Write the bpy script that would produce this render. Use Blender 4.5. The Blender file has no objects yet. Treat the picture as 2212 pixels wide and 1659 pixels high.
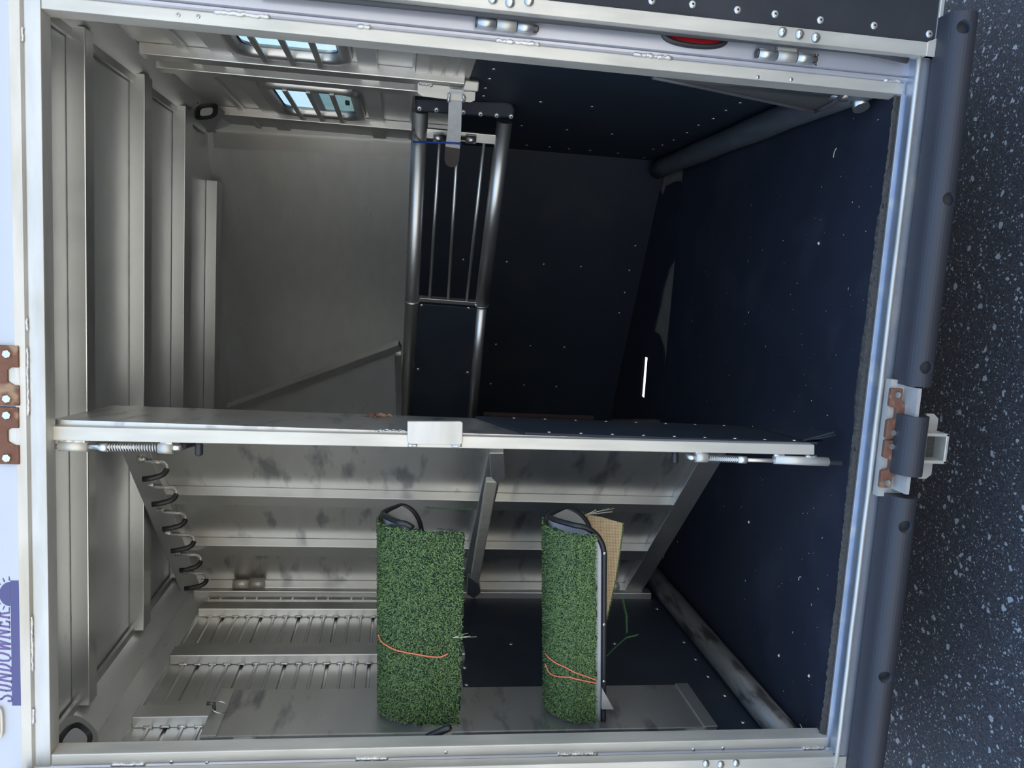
import bpy, bmesh, math, random
from mathutils import Vector, Matrix
random.seed(7)
C = bpy.context.scene.collection
V = Vector
# ------------------------------------------------------------------ camera
W_PX, H_PX, FPX = 2212.0, 1659.0, 1745.2
CAM = V((0.3625, -2.0269, 1.2727))
cR = V((0.9903, 0.1323, 0.0413)); cU = V((-0.0592, 0.1343, 0.9892)); cF = V((-0.1253, 0.9821, -0.1409))
cam = bpy.data.cameras.new('camera'); co = bpy.data.objects.new('camera', cam); C.objects.link(co)
cam.sensor_width = 36.0; cam.lens = FPX / W_PX * 36.0; cam.clip_start = 0.02; cam.clip_end = 500
X_, Y_, Z_ = -cU, cR, -cF                     # the photo was taken with the phone on its side
co.matrix_world = Matrix(((X_.x, Y_.x, Z_.x, CAM.x), (X_.y, Y_.y, Z_.y, CAM.y), (X_.z, Y_.z, Z_.z, CAM.z), (0, 0, 0, 1)))
S = bpy.context.scene; S.camera = co
S.view_settings.view_transform = 'Standard'; S.view_settings.look = 'None'
S.view_settings.gamma = 1.0; S.view_settings.use_curve_mapping = False
S.view_settings.exposure = 0.95
# ------------------------------------------------------------------ world and sun
wd = bpy.data.worlds.new('sky'); S.world = wd; wd.use_nodes = True
nt = wd.node_tree; nt.nodes.clear()
o_ = nt.nodes.new('ShaderNodeOutputWorld'); bg = nt.nodes.new('ShaderNodeBackground')
tc = nt.nodes.new('ShaderNodeTexCoord'); sx = nt.nodes.new('ShaderNodeSeparateXYZ'); rp = nt.nodes.new('ShaderNodeValToRGB')
nt.links.new(tc.outputs['Generated'], sx.inputs[0]); nt.links.new(sx.outputs['Z'], rp.inputs[0])
e = rp.color_ramp.elements
e[0].position = 0.0; e[0].color = (0.62, 0.50, 0.34, 1)
e[1].position = 1.0; e[1].color = (0.30, 0.52, 0.95, 1)
for p_, c_ in ((0.05, (1.0, 0.88, 0.68, 1)), (0.14, (0.78, 0.88, 1.0, 1)), (0.42, (0.55, 0.74, 1.0, 1))):
    k = e.new(p_); k.color = c_
nt.links.new(rp.outputs[0], bg.inputs[0]); bg.inputs[1].default_value = 1.15
nt.links.new(bg.outputs[0], o_.inputs[0])
sl = bpy.data.lights.new('sun', 'SUN'); so = bpy.data.objects.new('sun', sl); C.objects.link(so)
sl.energy = 5.5; sl.angle = 0.01; sl.color = (1.0, 0.93, 0.82)
so.rotation_euler = (V((0.02, -0.70, -0.72))).to_track_quat('-Z', 'Y').to_euler()

# ------------------------------------------------------------------ pixel rays onto real planes
def ray(ix, iy): return cF * FPX + cR * (829.5 - iy) + cU * (1106 - ix)
def PP(ix, iy, n, d):
    r = ray(ix, iy); return CAM + r * ((d - CAM.dot(n)) / r.dot(n))
def PX(ix, iy, x): return PP(ix, iy, V((1, 0, 0)), x)
def PY(ix, iy, y): return PP(ix, iy, V((0, 1, 0)), y)
def PZ(ix, iy, z): return PP(ix, iy, V((0, 0, 1)), z)
def vplane(a, b, off=0.0):
    n = V((b[1] - a[1], -(b[0] - a[0]), 0)).normalized()
    return n, n.x * a[0] + n.y * a[1] + off

# ------------------------------------------------------------------ materials
def mk(name, col, rough=0.6, metal=0.0, var=0.0, vscale=6.0, bump=0.0, bscale=80.0, dirt=None, dscale=3.0, dth=(0.55, 0.7), stretch=(1, 1, 1), spec=0.5, rvar=0.0):
    m = bpy.data.materials.new(name); m.use_nodes = True; t = m.node_tree; b = t.nodes['Principled BSDF']
    b.inputs['Base Color'].default_value = (*col, 1); b.inputs['Roughness'].default_value = rough
    b.inputs['Metallic'].default_value = metal; b.inputs['Specular IOR Level'].default_value = spec
    tcn = t.nodes.new('ShaderNodeTexCoord'); mp = t.nodes.new('ShaderNodeMapping'); mp.inputs['Scale'].default_value = stretch
    t.links.new(tcn.outputs['Object'], mp.inputs[0])
    out = None
    if var:
        n = t.nodes.new('ShaderNodeTexNoise'); n.inputs['Scale'].default_value = vscale; n.inputs['Detail'].default_value = 6
        t.links.new(mp.outputs[0], n.inputs['Vector'])
        mx = t.nodes.new('ShaderNodeMix'); mx.data_type = 'RGBA'
        mx.inputs['A'].default_value = (*[max(0, c * (1 - var)) for c in col], 1)
        mx.inputs['B'].default_value = (*[min(1, c * (1 + var)) for c in col], 1)
        t.links.new(n.outputs['Fac'], mx.inputs['Factor']); out = mx.outputs['Result']
        t.links.new(out, b.inputs['Base Color'])
        if rvar:
            mr = t.nodes.new('ShaderNodeMapRange'); mr.inputs['To Min'].default_value = rough - rvar; mr.inputs['To Max'].default_value = rough + rvar
            t.links.new(n.outputs['Fac'], mr.inputs['Value']); t.links.new(mr.outputs[0], b.inputs['Roughness'])
    if dirt:
        n2 = t.nodes.new('ShaderNodeTexNoise'); n2.inputs['Scale'].default_value = dscale; n2.inputs['Detail'].default_value = 8
        t.links.new(mp.outputs[0], n2.inputs['Vector'])
        r2 = t.nodes.new('ShaderNodeMapRange'); r2.inputs['From Min'].default_value = dth[0]; r2.inputs['From Max'].default_value = dth[1]
        t.links.new(n2.outputs['Fac'], r2.inputs['Value'])
        m2 = t.nodes.new('ShaderNodeMix'); m2.data_type = 'RGBA'; m2.inputs['B'].default_value = (*dirt, 1)
        if out: t.links.new(out, m2.inputs['A'])
        else: m2.inputs['A'].default_value = (*col, 1)
        t.links.new(r2.outputs[0], m2.inputs['Factor']); t.links.new(m2.outputs['Result'], b.inputs['Base Color'])
    if bump:
        n3 = t.nodes.new('ShaderNodeTexNoise'); n3.inputs['Scale'].default_value = bscale; n3.inputs['Detail'].default_value = 4
        t.links.new(mp.outputs[0], n3.inputs['Vector'])
        bp = t.nodes.new('ShaderNodeBump'); bp.inputs['Strength'].default_value = bump; bp.inputs['Distance'].default_value = 0.004
        t.links.new(n3.outputs['Fac'], bp.inputs['Height']); t.links.new(bp.outputs[0], b.inputs['Normal'])
    return m
ALU = mk('mill_aluminium', (0.66, 0.655, 0.63), 0.36, 0.92, 0.10, 5, 0.05, 60, (0.42, 0.42, 0.41), 2.2, (0.56, 0.8), rvar=0.06)
ALUS = mk('scuffed_aluminium_sheet', (0.62, 0.615, 0.59), 0.34, 0.9, 0.12, 4, 0.05, 30, (0.33, 0.33, 0.34), 5.0, (0.55, 0.68), stretch=(1, 1, 3.2), rvar=0.06)
ALUD = mk('dull_aluminium_sheet', (0.68, 0.685, 0.67), 0.40, 0.7, 0.12, 7, 0.04, 40, (0.60, 0.60, 0.58), 14, (0.66, 0.74), stretch=(1, 1, 2.5))
ALUB = mk('worn_aluminium_frame', (0.62, 0.59, 0.52), 0.45, 0.5, 0.22, 9, 0.08, 90, (0.46, 0.45, 0.40), 4, (0.5, 0.75), stretch=(3, 3, 0.6))
ALUH = mk('worn_aluminium_frame_crosswise', (0.60, 0.585, 0.55), 0.45, 0.5, 0.22, 9, 0.08, 90, (0.46, 0.43, 0.36), 4, (0.5, 0.75), stretch=(0.6, 3, 3))
WELD = mk('weld_bead_metal', (0.66, 0.65, 0.63), 0.38, 0.8, 0.15, 60, 0.5, 160)
STEEL = mk('zinc_steel', (0.62, 0.61, 0.58), 0.3, 0.95, 0.1, 30)
DARKM = mk('dark_steel', (0.09, 0.085, 0.08), 0.5, 0.6, 0.2, 30)
RUB = mk('black_rubber', (0.019, 0.026, 0.038), 0.55, 0, 0.25, 5, 0.10, 120, (0.035, 0.036, 0.040), 3, (0.55, 0.8), spec=0.4)
RUBF = mk('black_floor_rubber', (0.016, 0.020, 0.032), 0.62, 0, 0.25, 6, 0.12, 160, (0.030, 0.034, 0.048), 4, (0.52, 0.75), spec=0.35)
RUBB = mk('bumper_rubber', (0.036, 0.036, 0.043), 0.55, 0, 0.25, 5, 0.08, 60, (0.085, 0.070, 0.062), 3.5, (0.58, 0.75), stretch=(0.5, 2, 2))
TUBEG = mk('grimy_tube', (0.17, 0.165, 0.155), 0.42, 0.3, 0.35, 9, 0.1, 60, (0.05, 0.045, 0.04), 6, (0.5, 0.62), stretch=(4, 1, 4))
PLAST = mk('black_plastic', (0.02, 0.02, 0.022), 0.4)
WHITE = mk('white_paint', (0.50, 0.53, 0.59), 0.30, 0, 0.05, 3, 0.03, 12)
LAV = mk('satin_white_flange', (0.52, 0.51, 0.54), 0.3, 0.4, 0.05, 4, 0.02, 20)
RUST = mk('rusty_iron', (0.17, 0.075, 0.045), 0.75, 0.1, 0.4, 40, 0.3, 120, (0.34, 0.22, 0.14), 22, (0.55, 0.66))
RUSTD = mk('dark_rusty_iron', (0.055, 0.032, 0.026), 0.8, 0.1, 0.5, 30, 0.3, 90)
NAVY = mk('navy_vinyl', (0.075, 0.075, 0.20), 0.4)
PURP = mk('purple_vinyl', (0.13, 0.09, 0.26), 0.4)
RED = mk('red_lens', (0.35, 0.01, 0.015), 0.15)
ORN = mk('orange_twine', (0.72, 0.20, 0.10), 0.7)
BLUE = mk('blue_elastic', (0.015, 0.06, 0.30), 0.6)
DIRT = mk('dirt_grit', (0.060, 0.054, 0.048), 0.9, 0, 0.6, 120, 0.6, 200)
STRAW = mk('straw', (0.62, 0.58, 0.44), 0.8)
LEAF = mk('dry_leaf', (0.30, 0.09, 0.045), 0.8)
BOUNCE = mk('bounce_concrete', (0.62, 0.57, 0.48), 0.9, 0, 0.12, 3)
SLOTB = mk('slot_bright_concrete', (0.80, 0.76, 0.68), 0.9, 0, 0.1, 12)
HOLE = mk('dark_socket', (0.012, 0.012, 0.012), 0.9)

def tree_of(m): return m.node_tree, m.node_tree.nodes['Principled BSDF']
# ribbed bare floor / ribbed rubber
RIB = mk('ribbed_dirty_floor', (0.24, 0.21, 0.18), 0.7, 0.1, 0.3, 12)
t, b = tree_of(RIB); wv = t.nodes.new('ShaderNodeTexWave'); wv.bands_direction = 'Y'; wv.inputs['Scale'].default_value = 26
tcn = t.nodes.new('ShaderNodeTexCoord'); t.links.new(tcn.outputs['Object'], wv.inputs['Vector'])
bp = t.nodes.new('ShaderNodeBump'); bp.inputs['Strength'].default_value = 1.0; bp.inputs['Distance'].default_value = 0.006
t.links.new(wv.outputs['Fac'], bp.inputs['Height']); t.links.new(bp.outputs[0], b.inputs['Normal'])
# asphalt with pale stone chips
ASP = bpy.data.materials.new('chipped_asphalt'); ASP.use_nodes = True; t, b = tree_of(ASP)
tcn = t.nodes.new('ShaderNodeTexCoord'); prev = None
nz = t.nodes.new('ShaderNodeTexNoise'); nz.inputs['Scale'].default_value = 220; nz.inputs['Detail'].default_value = 4; t.links.new(tcn.outputs['Object'], nz.inputs['Vector'])
r0 = t.nodes.new('ShaderNodeValToRGB'); r0.color_ramp.elements[0].color = (0.013, 0.014, 0.018, 1); r0.color_ramp.elements[1].color = (0.065, 0.065, 0.075, 1)
r0.color_ramp.elements[0].position = 0.38; r0.color_ramp.elements[1].position = 0.72
t.links.new(nz.outputs['Fac'], r0.inputs[0]); prev = r0.outputs[0]
wrp = t.nodes.new('ShaderNodeTexNoise'); wrp.inputs['Scale'].default_value = 60; t.links.new(tcn.outputs['Object'], wrp.inputs['Vector'])
vm = t.nodes.new('ShaderNodeVectorMath'); vm.operation = 'MULTIPLY_ADD'; vm.inputs[1].default_value = (0.022, 0.022, 0.022)
t.links.new(wrp.outputs['Color'], vm.inputs[0]); t.links.new(tcn.outputs['Object'], vm.inputs[2])
for sc_, th_, colr in ((34, 0.20, (0.32, 0.34, 0.35, 1)), (75, 0.22, (0.27, 0.29, 0.30, 1)), (120, 0.22, (0.20, 0.20, 0.22, 1))):
    vo = t.nodes.new('ShaderNodeTexVoronoi'); vo.inputs['Scale'].default_value = sc_; t.links.new(vm.outputs[0], vo.inputs['Vector'])
    sp = t.nodes.new('ShaderNodeSeparateColor'); t.links.new(vo.outputs['Color'], sp.inputs[0])
    mu = t.nodes.new('ShaderNodeMath'); mu.operation = 'MULTIPLY'; mu.inputs[1].default_value = th_ * 1.6
    pw = t.nodes.new('ShaderNodeMath'); pw.operation = 'POWER'; pw.inputs[1].default_value = 1.6; t.links.new(sp.outputs[0], pw.inputs[0]); t.links.new(pw.outputs[0], mu.inputs[0])
    lt = t.nodes.new('ShaderNodeMath'); lt.operation = 'LESS_THAN'; t.links.new(vo.outputs['Distance'], lt.inputs[0]); t.links.new(mu.outputs[0], lt.inputs[1])
    mx = t.nodes.new('ShaderNodeMix'); mx.data_type = 'RGBA'; t.links.new(prev, mx.inputs['A']); mx.inputs['B'].default_value = colr
    t.links.new(lt.outputs[0], mx.inputs['Factor']); prev = mx.outputs['Result']
t.links.new(prev, b.inputs['Base Color']); b.inputs['Roughness'].default_value = 0.75
bp = t.nodes.new('ShaderNodeBump'); bp.inputs['Strength'].default_value = 0.5; bp.inputs['Distance'].default_value = 0.003
t.links.new(nz.outputs['Fac'], bp.inputs['Height']); t.links.new(bp.outputs[0], b.inputs['Normal'])
# turf
def island_mat(name, c0, c1, rough=0.7):
    m = bpy.data.materials.new(name); m.use_nodes = True; t, b = tree_of(m)
    g = t.nodes.new('ShaderNodeNewGeometry'); r = t.nodes.new('ShaderNodeValToRGB')
    r.color_ramp.elements[0].color = (*c0, 1); r.color_ramp.elements[1].color = (*c1, 1)
    t.links.new(g.outputs['Random Per Island'], r.inputs[0]); t.links.new(r.outputs[0], b.inputs['Base Color']); b.inputs['Roughness'].default_value = rough
    return m
TURFP = island_mat('turf_pile', (0.012, 0.038, 0.018), (0.20, 0.31, 0.10))
TURFB = mk('turf_base', (0.012, 0.035, 0.014), 0.9, 0, 0.3, 60)
CHIPM = island_mat('chaff', (0.10, 0.09, 0.07), (0.62, 0.60, 0.50))
# burlap weave
BUR = mk('burlap', (0.50, 0.36, 0.20), 0.95)
t, b = tree_of(BUR); tcn = t.nodes.new('ShaderNodeTexCoord'); mp = t.nodes.new('ShaderNodeMapping'); mp.inputs['Rotation'].default_value = (0, 0.05, 0)
t.links.new(tcn.outputs['Object'], mp.inputs[0]); prod = None
for d_ in ('X', 'Z'):
    wv = t.nodes.new('ShaderNodeTexWave'); wv.bands_direction = d_; wv.inputs['Scale'].default_value = 62; wv.inputs['Distortion'].default_value = 1.2; wv.inputs['Detail Scale'].default_value = 3
    t.links.new(mp.outputs[0], wv.inputs['Vector'])
    if prod is None: prod = wv.outputs['Fac']
    else:
        mm = t.nodes.new('ShaderNodeMath'); mm.operation = 'MAXIMUM'; t.links.new(prod, mm.inputs[0]); t.links.new(wv.outputs['Fac'], mm.inputs[1]); prod = mm.outputs[0]
r = t.nodes.new('ShaderNodeValToRGB'); r.color_ramp.elements[0].color = (0.16, 0.10, 0.05, 1); r.color_ramp.elements[1].color = (0.66, 0.50, 0.30, 1); r.color_ramp.elements[0].position = 0.25; r.color_ramp.elements[1].position = 0.8
t.links.new(prod, r.inputs[0]); t.links.new(r.outputs[0], b.inputs['Base Color'])
# window glass
GLS = bpy.data.materials.new('window_glass'); GLS.use_nodes = True; t, b = tree_of(GLS)
b.inputs['Base Color'].default_value = (0.36, 0.50, 0.58, 1); b.inputs['Roughness'].default_value = 0.02; b.inputs['Transmission Weight'].default_value = 1.0; b.inputs['IOR'].default_value = 1.05
GLS2 = GLS.copy(); GLS2.name = 'dark_tinted_glass'; GLS2.node_tree.nodes['Principled BSDF'].inputs['Base Color'].default_value = (0.32, 0.42, 0.44, 1)

# ------------------------------------------------------------------ mesh helpers
def obj(name, data, m, parent=None, smooth=False, bev=0.0):
    """data: bmesh or (verts, faces)"""
    me = bpy.data.meshes.new(name)
    if isinstance(data, bmesh.types.BMesh):
        bmesh.ops.recalc_face_normals(data, faces=data.faces[:]); data.to_mesh(me); data.free()
    else: me.from_pydata([tuple(v) for v in data[0]], [], data[1]); me.update()
    o = bpy.data.objects.new(name, me); C.objects.link(o)
    for mm in (m if isinstance(m, (list, tuple)) else [m]): me.materials.append(mm)
    if smooth:
        for p in me.polygons: p.use_smooth = True
    if parent is not None: o.parent = parent; o.matrix_parent_inverse = parent.matrix_world.inverted()
    if bev:
        md = o.modifiers.new('bevel', 'BEVEL'); md.width = bev; md.segments = 2; md.limit_method = 'ANGLE'
    return o
def tag(o, label, cat, group=None, kind=None):
    o['label'] = label; o['category'] = cat
    if group: o['group'] = group
    if kind: o['kind'] = kind
    return o
def thing(name, loc, label, cat, group=None, kind=None):
    o = bpy.data.objects.new(name, None); C.objects.link(o); o.location = loc; o.empty_display_size = 0.05
    o.matrix_world = Matrix.Translation(V(loc)); return tag(o, label, cat, group, kind)
def nb(): return bmesh.new()
def box(bm, a, c):
    """axis box between two corners"""
    x0, y0, z0 = [min(a[i], c[i]) for i in range(3)]; x1, y1, z1 = [max(a[i], c[i]) for i in range(3)]
    vs = [bm.verts.new(p) for p in ((x0, y0, z0), (x1, y0, z0), (x1, y1, z0), (x0, y1, z0), (x0, y0, z1), (x1, y0, z1), (x1, y1, z1), (x0, y1, z1))]
    for f in ((0, 3, 2, 1), (4, 5, 6, 7), (0, 1, 5, 4), (1, 2, 6, 5), (2, 3, 7, 6), (3, 0, 4, 7)): bm.faces.new([vs[i] for i in f])
def beam(bm, p, q, u, a, c):
    """box from p to q; u = side direction, half-ish spans a=(a0,a1) along u, c=(c0,c1) along d x u"""
    p, q, u = V(p), V(q), V(u); d = (q - p).normalized(); u = (u - d * u.dot(d)).normalized(); w = d.cross(u)
    vs = []
    for P_ in (p, q):
        for (i, j) in ((a[0], c[0]), (a[1], c[0]), (a[1], c[1]), (a[0], c[1])): vs.append(bm.verts.new(P_ + u * i + w * j))
    for f in ((0, 3, 2, 1), (4, 5, 6, 7), (0, 1, 5, 4), (1, 2, 6, 5), (2, 3, 7, 6), (3, 0, 4, 7)): bm.faces.new([vs[i] for i in f])
def prism(bm, outline, vec):
    vec = V(vec); a = [bm.verts.new(V(p)) for p in outline]; c = [bm.verts.new(V(p) + vec) for p in outline]; n = len(a)
    bm.faces.new(a); bm.faces.new(c[::-1])
    for i in range(n): bm.faces.new((a[i], c[i], c[(i + 1) % n], a[(i + 1) % n]))
def tube(bm, pts, r, seg=12, caps=True, hollow=0.0):
    pts = [V(p) for p in pts]; n = len(pts); rs = r if isinstance(r, (list, tuple)) else [r] * n
    t0 = (pts[1] - pts[0]).normalized(); u = t0.orthogonal().normalized(); rings = []
    for i in range(n):
        d = ((pts[min(i + 1, n - 1)] - pts[i]).normalized() + (pts[i] - pts[max(i - 1, 0)]).normalized())
        d = d.normalized() if d.length > 1e-9 else t0
        u = (u - d * u.dot(d)).normalized(); w = d.cross(u)
        rings.append([bm.verts.new(pts[i] + (u * math.cos(2 * math.pi * k / seg) + w * math.sin(2 * math.pi * k / seg)) * rs[i]) for k in range(seg)])
    for i in range(n - 1):
        for k in range(seg):
            f = bm.faces.new((rings[i][k], rings[i][(k + 1) % seg], rings[i + 1][(k + 1) % seg], rings[i + 1][k])); f.smooth = True
    if caps: bm.faces.new(rings[0][::-1]); bm.faces.new(rings[-1])
def spring(bm, p, q, r, turns, wr, seg=6):
    p, q = V(p), V(q); d = (q - p).normalized(); u = d.orthogonal().normalized(); w = d.cross(u); L = (q - p).length
    n = int(turns * 14); pts = [p + d * (L * i / n) + (u * math.cos(2 * math.pi * turns * i / n) + w * math.sin(2 * math.pi * turns * i / n)) * r for i in range(n + 1)]
    tube(bm, pts, wr, seg)
def disc_mesh(name, r, h, m, seg=14, hole=True):
    """domed rivet head pointing to +Z with a small dark punch hole"""
    bm = nb(); prof = [(r, 0), (r * .93, h * .45), (r * .6, h * .85), (r * .28, h)]
    rings = [[bm.verts.new((a * math.cos(2 * math.pi * k / seg), a * math.sin(2 * math.pi * k / seg), z)) for k in range(seg)] for a, z in prof]
    for i in range(len(rings) - 1):
        for k in range(seg): bm.faces.new((rings[i][k], rings[i][(k + 1) % seg], rings[i + 1][(k + 1) % seg], rings[i + 1][k])).smooth = True
    f = bm.faces.new(rings[-1]); f.material_index = 1 if hole else 0
    me = bpy.data.meshes.new(name); bm.to_mesh(me); bm.free(); me.materials.append(m); me.materials.append(HOLE if hole else m); return me
RIV = disc_mesh('rivet', 0.0075, 0.0035, STEEL)
RIVB = disc_mesh('rivet_large', 0.0095, 0.004, WELD)
BOLT = disc_mesh('dome_bolt', 0.012, 0.008, STEEL, 18, hole=False)
def place(me, name, p, n, parent, s=1.0):
    o = bpy.data.objects.new(name, me); C.objects.link(o); p = V(p)
    M = Matrix.Translation(p) @ V(n).to_track_quat('Z', 'Y').to_matrix().to_4x4() @ Matrix.Scale(s, 4)
    if parent is not None: o.parent = parent; o.matrix_parent_inverse = parent.matrix_world.inverted()
    o.matrix_basis = M; return o
def weld(bm, p, q, r=0.006, wob=0.25):
    p, q = V(p), V(q); n = max(4, int((q - p).length / 0.006))
    pts = [p.lerp(q, i / n) + V((random.uniform(-1, 1), random.uniform(-1, 1), random.uniform(-1, 1))) * r * wob for i in range(n + 1)]
    tube(bm, pts, [r * random.uniform(.7, 1.15) for _ in pts], 7)
def hexbolt(bm, p, n, r=0.011, h=0.008):
    p, n = V(p), V(n).normalized(); u = n.orthogonal().normalized(); w = n.cross(u)
    out = [p + (u * math.cos(math.pi * k / 3) + w * math.sin(math.pi * k / 3)) * r for k in range(6)]; prism(bm, out, n * h)

# ================================================================== GROUND
bm = nb(); box(bm, (-60, -60, -0.45), (60, 60, -0.42)); g = obj('ground', bm, ASP); tag(g, 'dark asphalt with pale stone chips in front of the trailer', 'ground', kind='structure')

bm = nb(); box(bm, (-14, -22, -0.43), (14, -2.9, -0.415)); g = obj('bounce_apron', bm, BOUNCE); tag(g, 'added pale concrete yard, unseen behind the camera, bouncing sunlight into the trailer', 'concrete', kind='structure')  # added reflector out of view: sunlit ground bouncing warm light inside
# ================================================================== SHELL
HX = 1.0; ZC = 2.18
FA, FB = (1.0, 1.93), (-1.0, 2.90)                 # slanted front wall
def fy(x): return FA[1] + (FB[1] - FA[1]) * (x - FA[0]) / (FB[0] - FA[0])
nF, dF = vplane(FA, FB); nF0 = nF
if nF.y > 0: nFc = -nF
else: nFc = nF
# floor with a slot cut through it
s0 = PZ(1397, 770, 0); s1 = PZ(1393, 861, 0); sx0, sx1 = sorted((s0.x, s1.x)); sy0, sy1 = 2.150, 2.172
sy0 = (s0.y + s1.y) / 2 - 0.03; sy1 = sy0 + 0.085
bm = nb()
for a, c in (((-HX, .05), (HX, sy0)), ((-HX, sy1), (HX, 3.0)), ((-HX, sy0), (sx0, sy1)), ((sx1, sy0), (HX, sy1))): box(bm, (a[0], a[1], -0.007), (c[0], c[1], -0.004))
fl = obj('floor', bm, RIB); tag(fl, 'bare ribbed metal trailer floor showing under the torn rubber mat', 'floor', kind='structure')
bm = nb(); box(bm, (sx0 - .9, 3.1, -0.42), (sx1 + .5, 5.2, -0.41)); pc = obj('slot_bright_panel', bm, SLOTB)  # added pale panel in the sun, so the floor slot shows bright
tag(pc, 'added pale concrete panel that makes the narrow slot in the trailer floor look bright', 'concrete', kind='structure')

# ceiling
bm = nb(); box(bm, (-1.03, 0.04, ZC), (1.03, 3.0, ZC + 0.03)); ce = obj('ceiling', bm, ALUD); tag(ce, 'grey sheet metal trailer roof lining', 'ceiling', kind='structure')
for y0, y1 in ((0.354, 0.426), (0.864, 0.956), (1.372, 1.496), (1.93, 2.05)):
    xr = 0.965
    if y0 > 1.9: xr = FA[0] - (y1 - FA[1]) / 0.485 - .01
    bm = nb(); box(bm, (-0.95, y0, ZC - 0.05), (xr, y1 - .01, ZC)); box(bm, (-0.95, y1 - .01, ZC - 0.012), (xr, y1 + 0.045, ZC))
    obj('roof_bow', bm, ALU, ce, bev=0.003)
# coves at the top of each side
for s, nm in ((1, 'trim_1'), (-1, 'trim_2')):
    bm = nb(); zb = 2.075
    prism(bm, [(s * 1.03, .05, zb), (s * .995, .05, zb), (s * .955, .05, ZC - .008), (s * 1.03, .05, ZC - .008)], (0, 2.0 if s > 0 else 2.8, 0))
    o = obj(nm, bm, ALUD); tag(o, 'grey metal cove strip between roof and %s wall' % ('right' if s > 0 else 'left'), 'cove trim', kind='structure')
    bm = nb(); beam(bm, (s * .957, .06, ZC - .012), (s * .957, 1.85 if s > 0 else 2.8, ZC - .012), (1, 0, 0), (-.022, .022), (-.006, .006)); obj('edge_strip', bm, ALU, o)

# ---- left wall : planks above, rubber lining below, studs
wl = thing('wall_left', (-HX, 0, 0), 'left trailer wall of ribbed aluminium planks above black rubber lining', 'wall', kind='structure')
bm = nb(); z0, z1 = 1.0, 2.075; prof = [(-1.05, z0 - .2)]
z = z0; prof.append((-1.0, z0))
kq = 0
while z < z1 - .05:
    if kq % 3 == 0: prof += [(-1.0, z + .034), (-1.008, z + .037), (-1.008, z + .044), (-1.0, z + .047)]
    else: prof += [(-1.0, z + .034), (-.9955, z + .037), (-.9955, z + .044), (-1.0, z + .047)]
    z += .048; kq += 1
prof += [(-1.0, z1), (-1.05, z1)]
prism(bm, [(x, 0.05, zz) for x, zz in prof], (0, 2.9, 0)); obj('plank_siding', bm, ALU, wl)
bm = nb(); box(bm, (-1.05, .05, 0), (-0.992, 2.9, 1.01)); lin = obj('rubber_lining', bm, RUB, wl)
bm = nb(); box(bm, (-1.05, .05, 2.0), (-0.985, 2.9, 2.078)); obj('top_rail', bm, ALUD, wl)
for (ya, yb, xo) in ((1.092, 1.242, .035), (0.700, 0.842, .035), (0.309, 0.44, .035)):
    bm = nb(); box(bm, (-1.0, ya + .005, .99), (-1.0 + xo, ya + .075, 2.0)); box(bm, (-1.0, ya + .07, .99), (-0.994, yb + .02, 2.0))
    st = obj('stud', bm, ALU, wl, bev=.003)
    bm = nb(); z = 1.03
    while z < 1.97:
        weld(bm, (-.997, ya + .002, z), (-.997, ya + .002, z + .026), .0038); z += .048
    obj('weld_bead', bm, WELD, st)
nL = V((1, 0, 0))
for q in [(1000, 1406), (1004, 1443), (1008, 1480), (1104, 1392), (1328, 1391), (1390, 1290), (1420, 1316), (1478, 1388), (1503, 1425), (1530, 1462), (1566, 1503), (1605, 1561), (1136, 1487), (1018, 1291), (1072, 1291), (1117, 1291), (1173, 1291), (1333, 1291)]:
    place(RIV, 'rivet', PX(q[0], q[1], -.992), nL, lin)
# ---- right wall with two window openings
wr = thing('wall_right', (HX, 0, 0), 'right trailer wall of aluminium framing above black rubber lining', 'wall', kind='structure')
WIN = ((0.16, 0.54, 1.475, 1.765), (0.985, 1.44, 1.475, 1.765))
bm = nb(); cur = 0.05
for (a, c, lo, hi) in WIN:
    box(bm, (1.0, cur, 1.0), (1.006, a, 2.16)); box(bm, (1.0, a, 1.0), (1.006, c, lo)); box(bm, (1.0, a, hi), (1.006, c, 2.16)); cur = c
box(bm, (1.0, cur, 1.0), (1.006, 2.0, 2.16)); obj('wall_sheet', bm, ALUD, wr)
bm = nb(); box(bm, (0.992, .05, 0), (1.03, 1.96, 1.09)); linr = obj('rubber_lining', bm, RUB, wr)
def studr(y0, y1, z0, z1, m=ALU, x=.965):
    bm = nb(); box(bm, (x, y0, z0), (1.0, y1, z1)); return obj('stud', bm, m, wr, bev=.003)
for y0, y1 in ((0.60, 0.665), (0.765, 0.83), (1.50, 1.56)): studr(y0, y1, 1.10, 2.07)
def rail(y0, y1, z0, z1, x=.985):
    bm = nb(); box(bm, (x, y0, z0), (1.0, y1, z1)); return obj('rail', bm, ALUD, wr, bev=.003)
rail(.05, 1.9, 1.93, 1.955); rail(.05, 1.9, 1.80, 1.86); rail(.05, 1.9, 1.37, 1.43); rail(.05, 1.9, 1.256, 1.266, .99)
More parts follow.
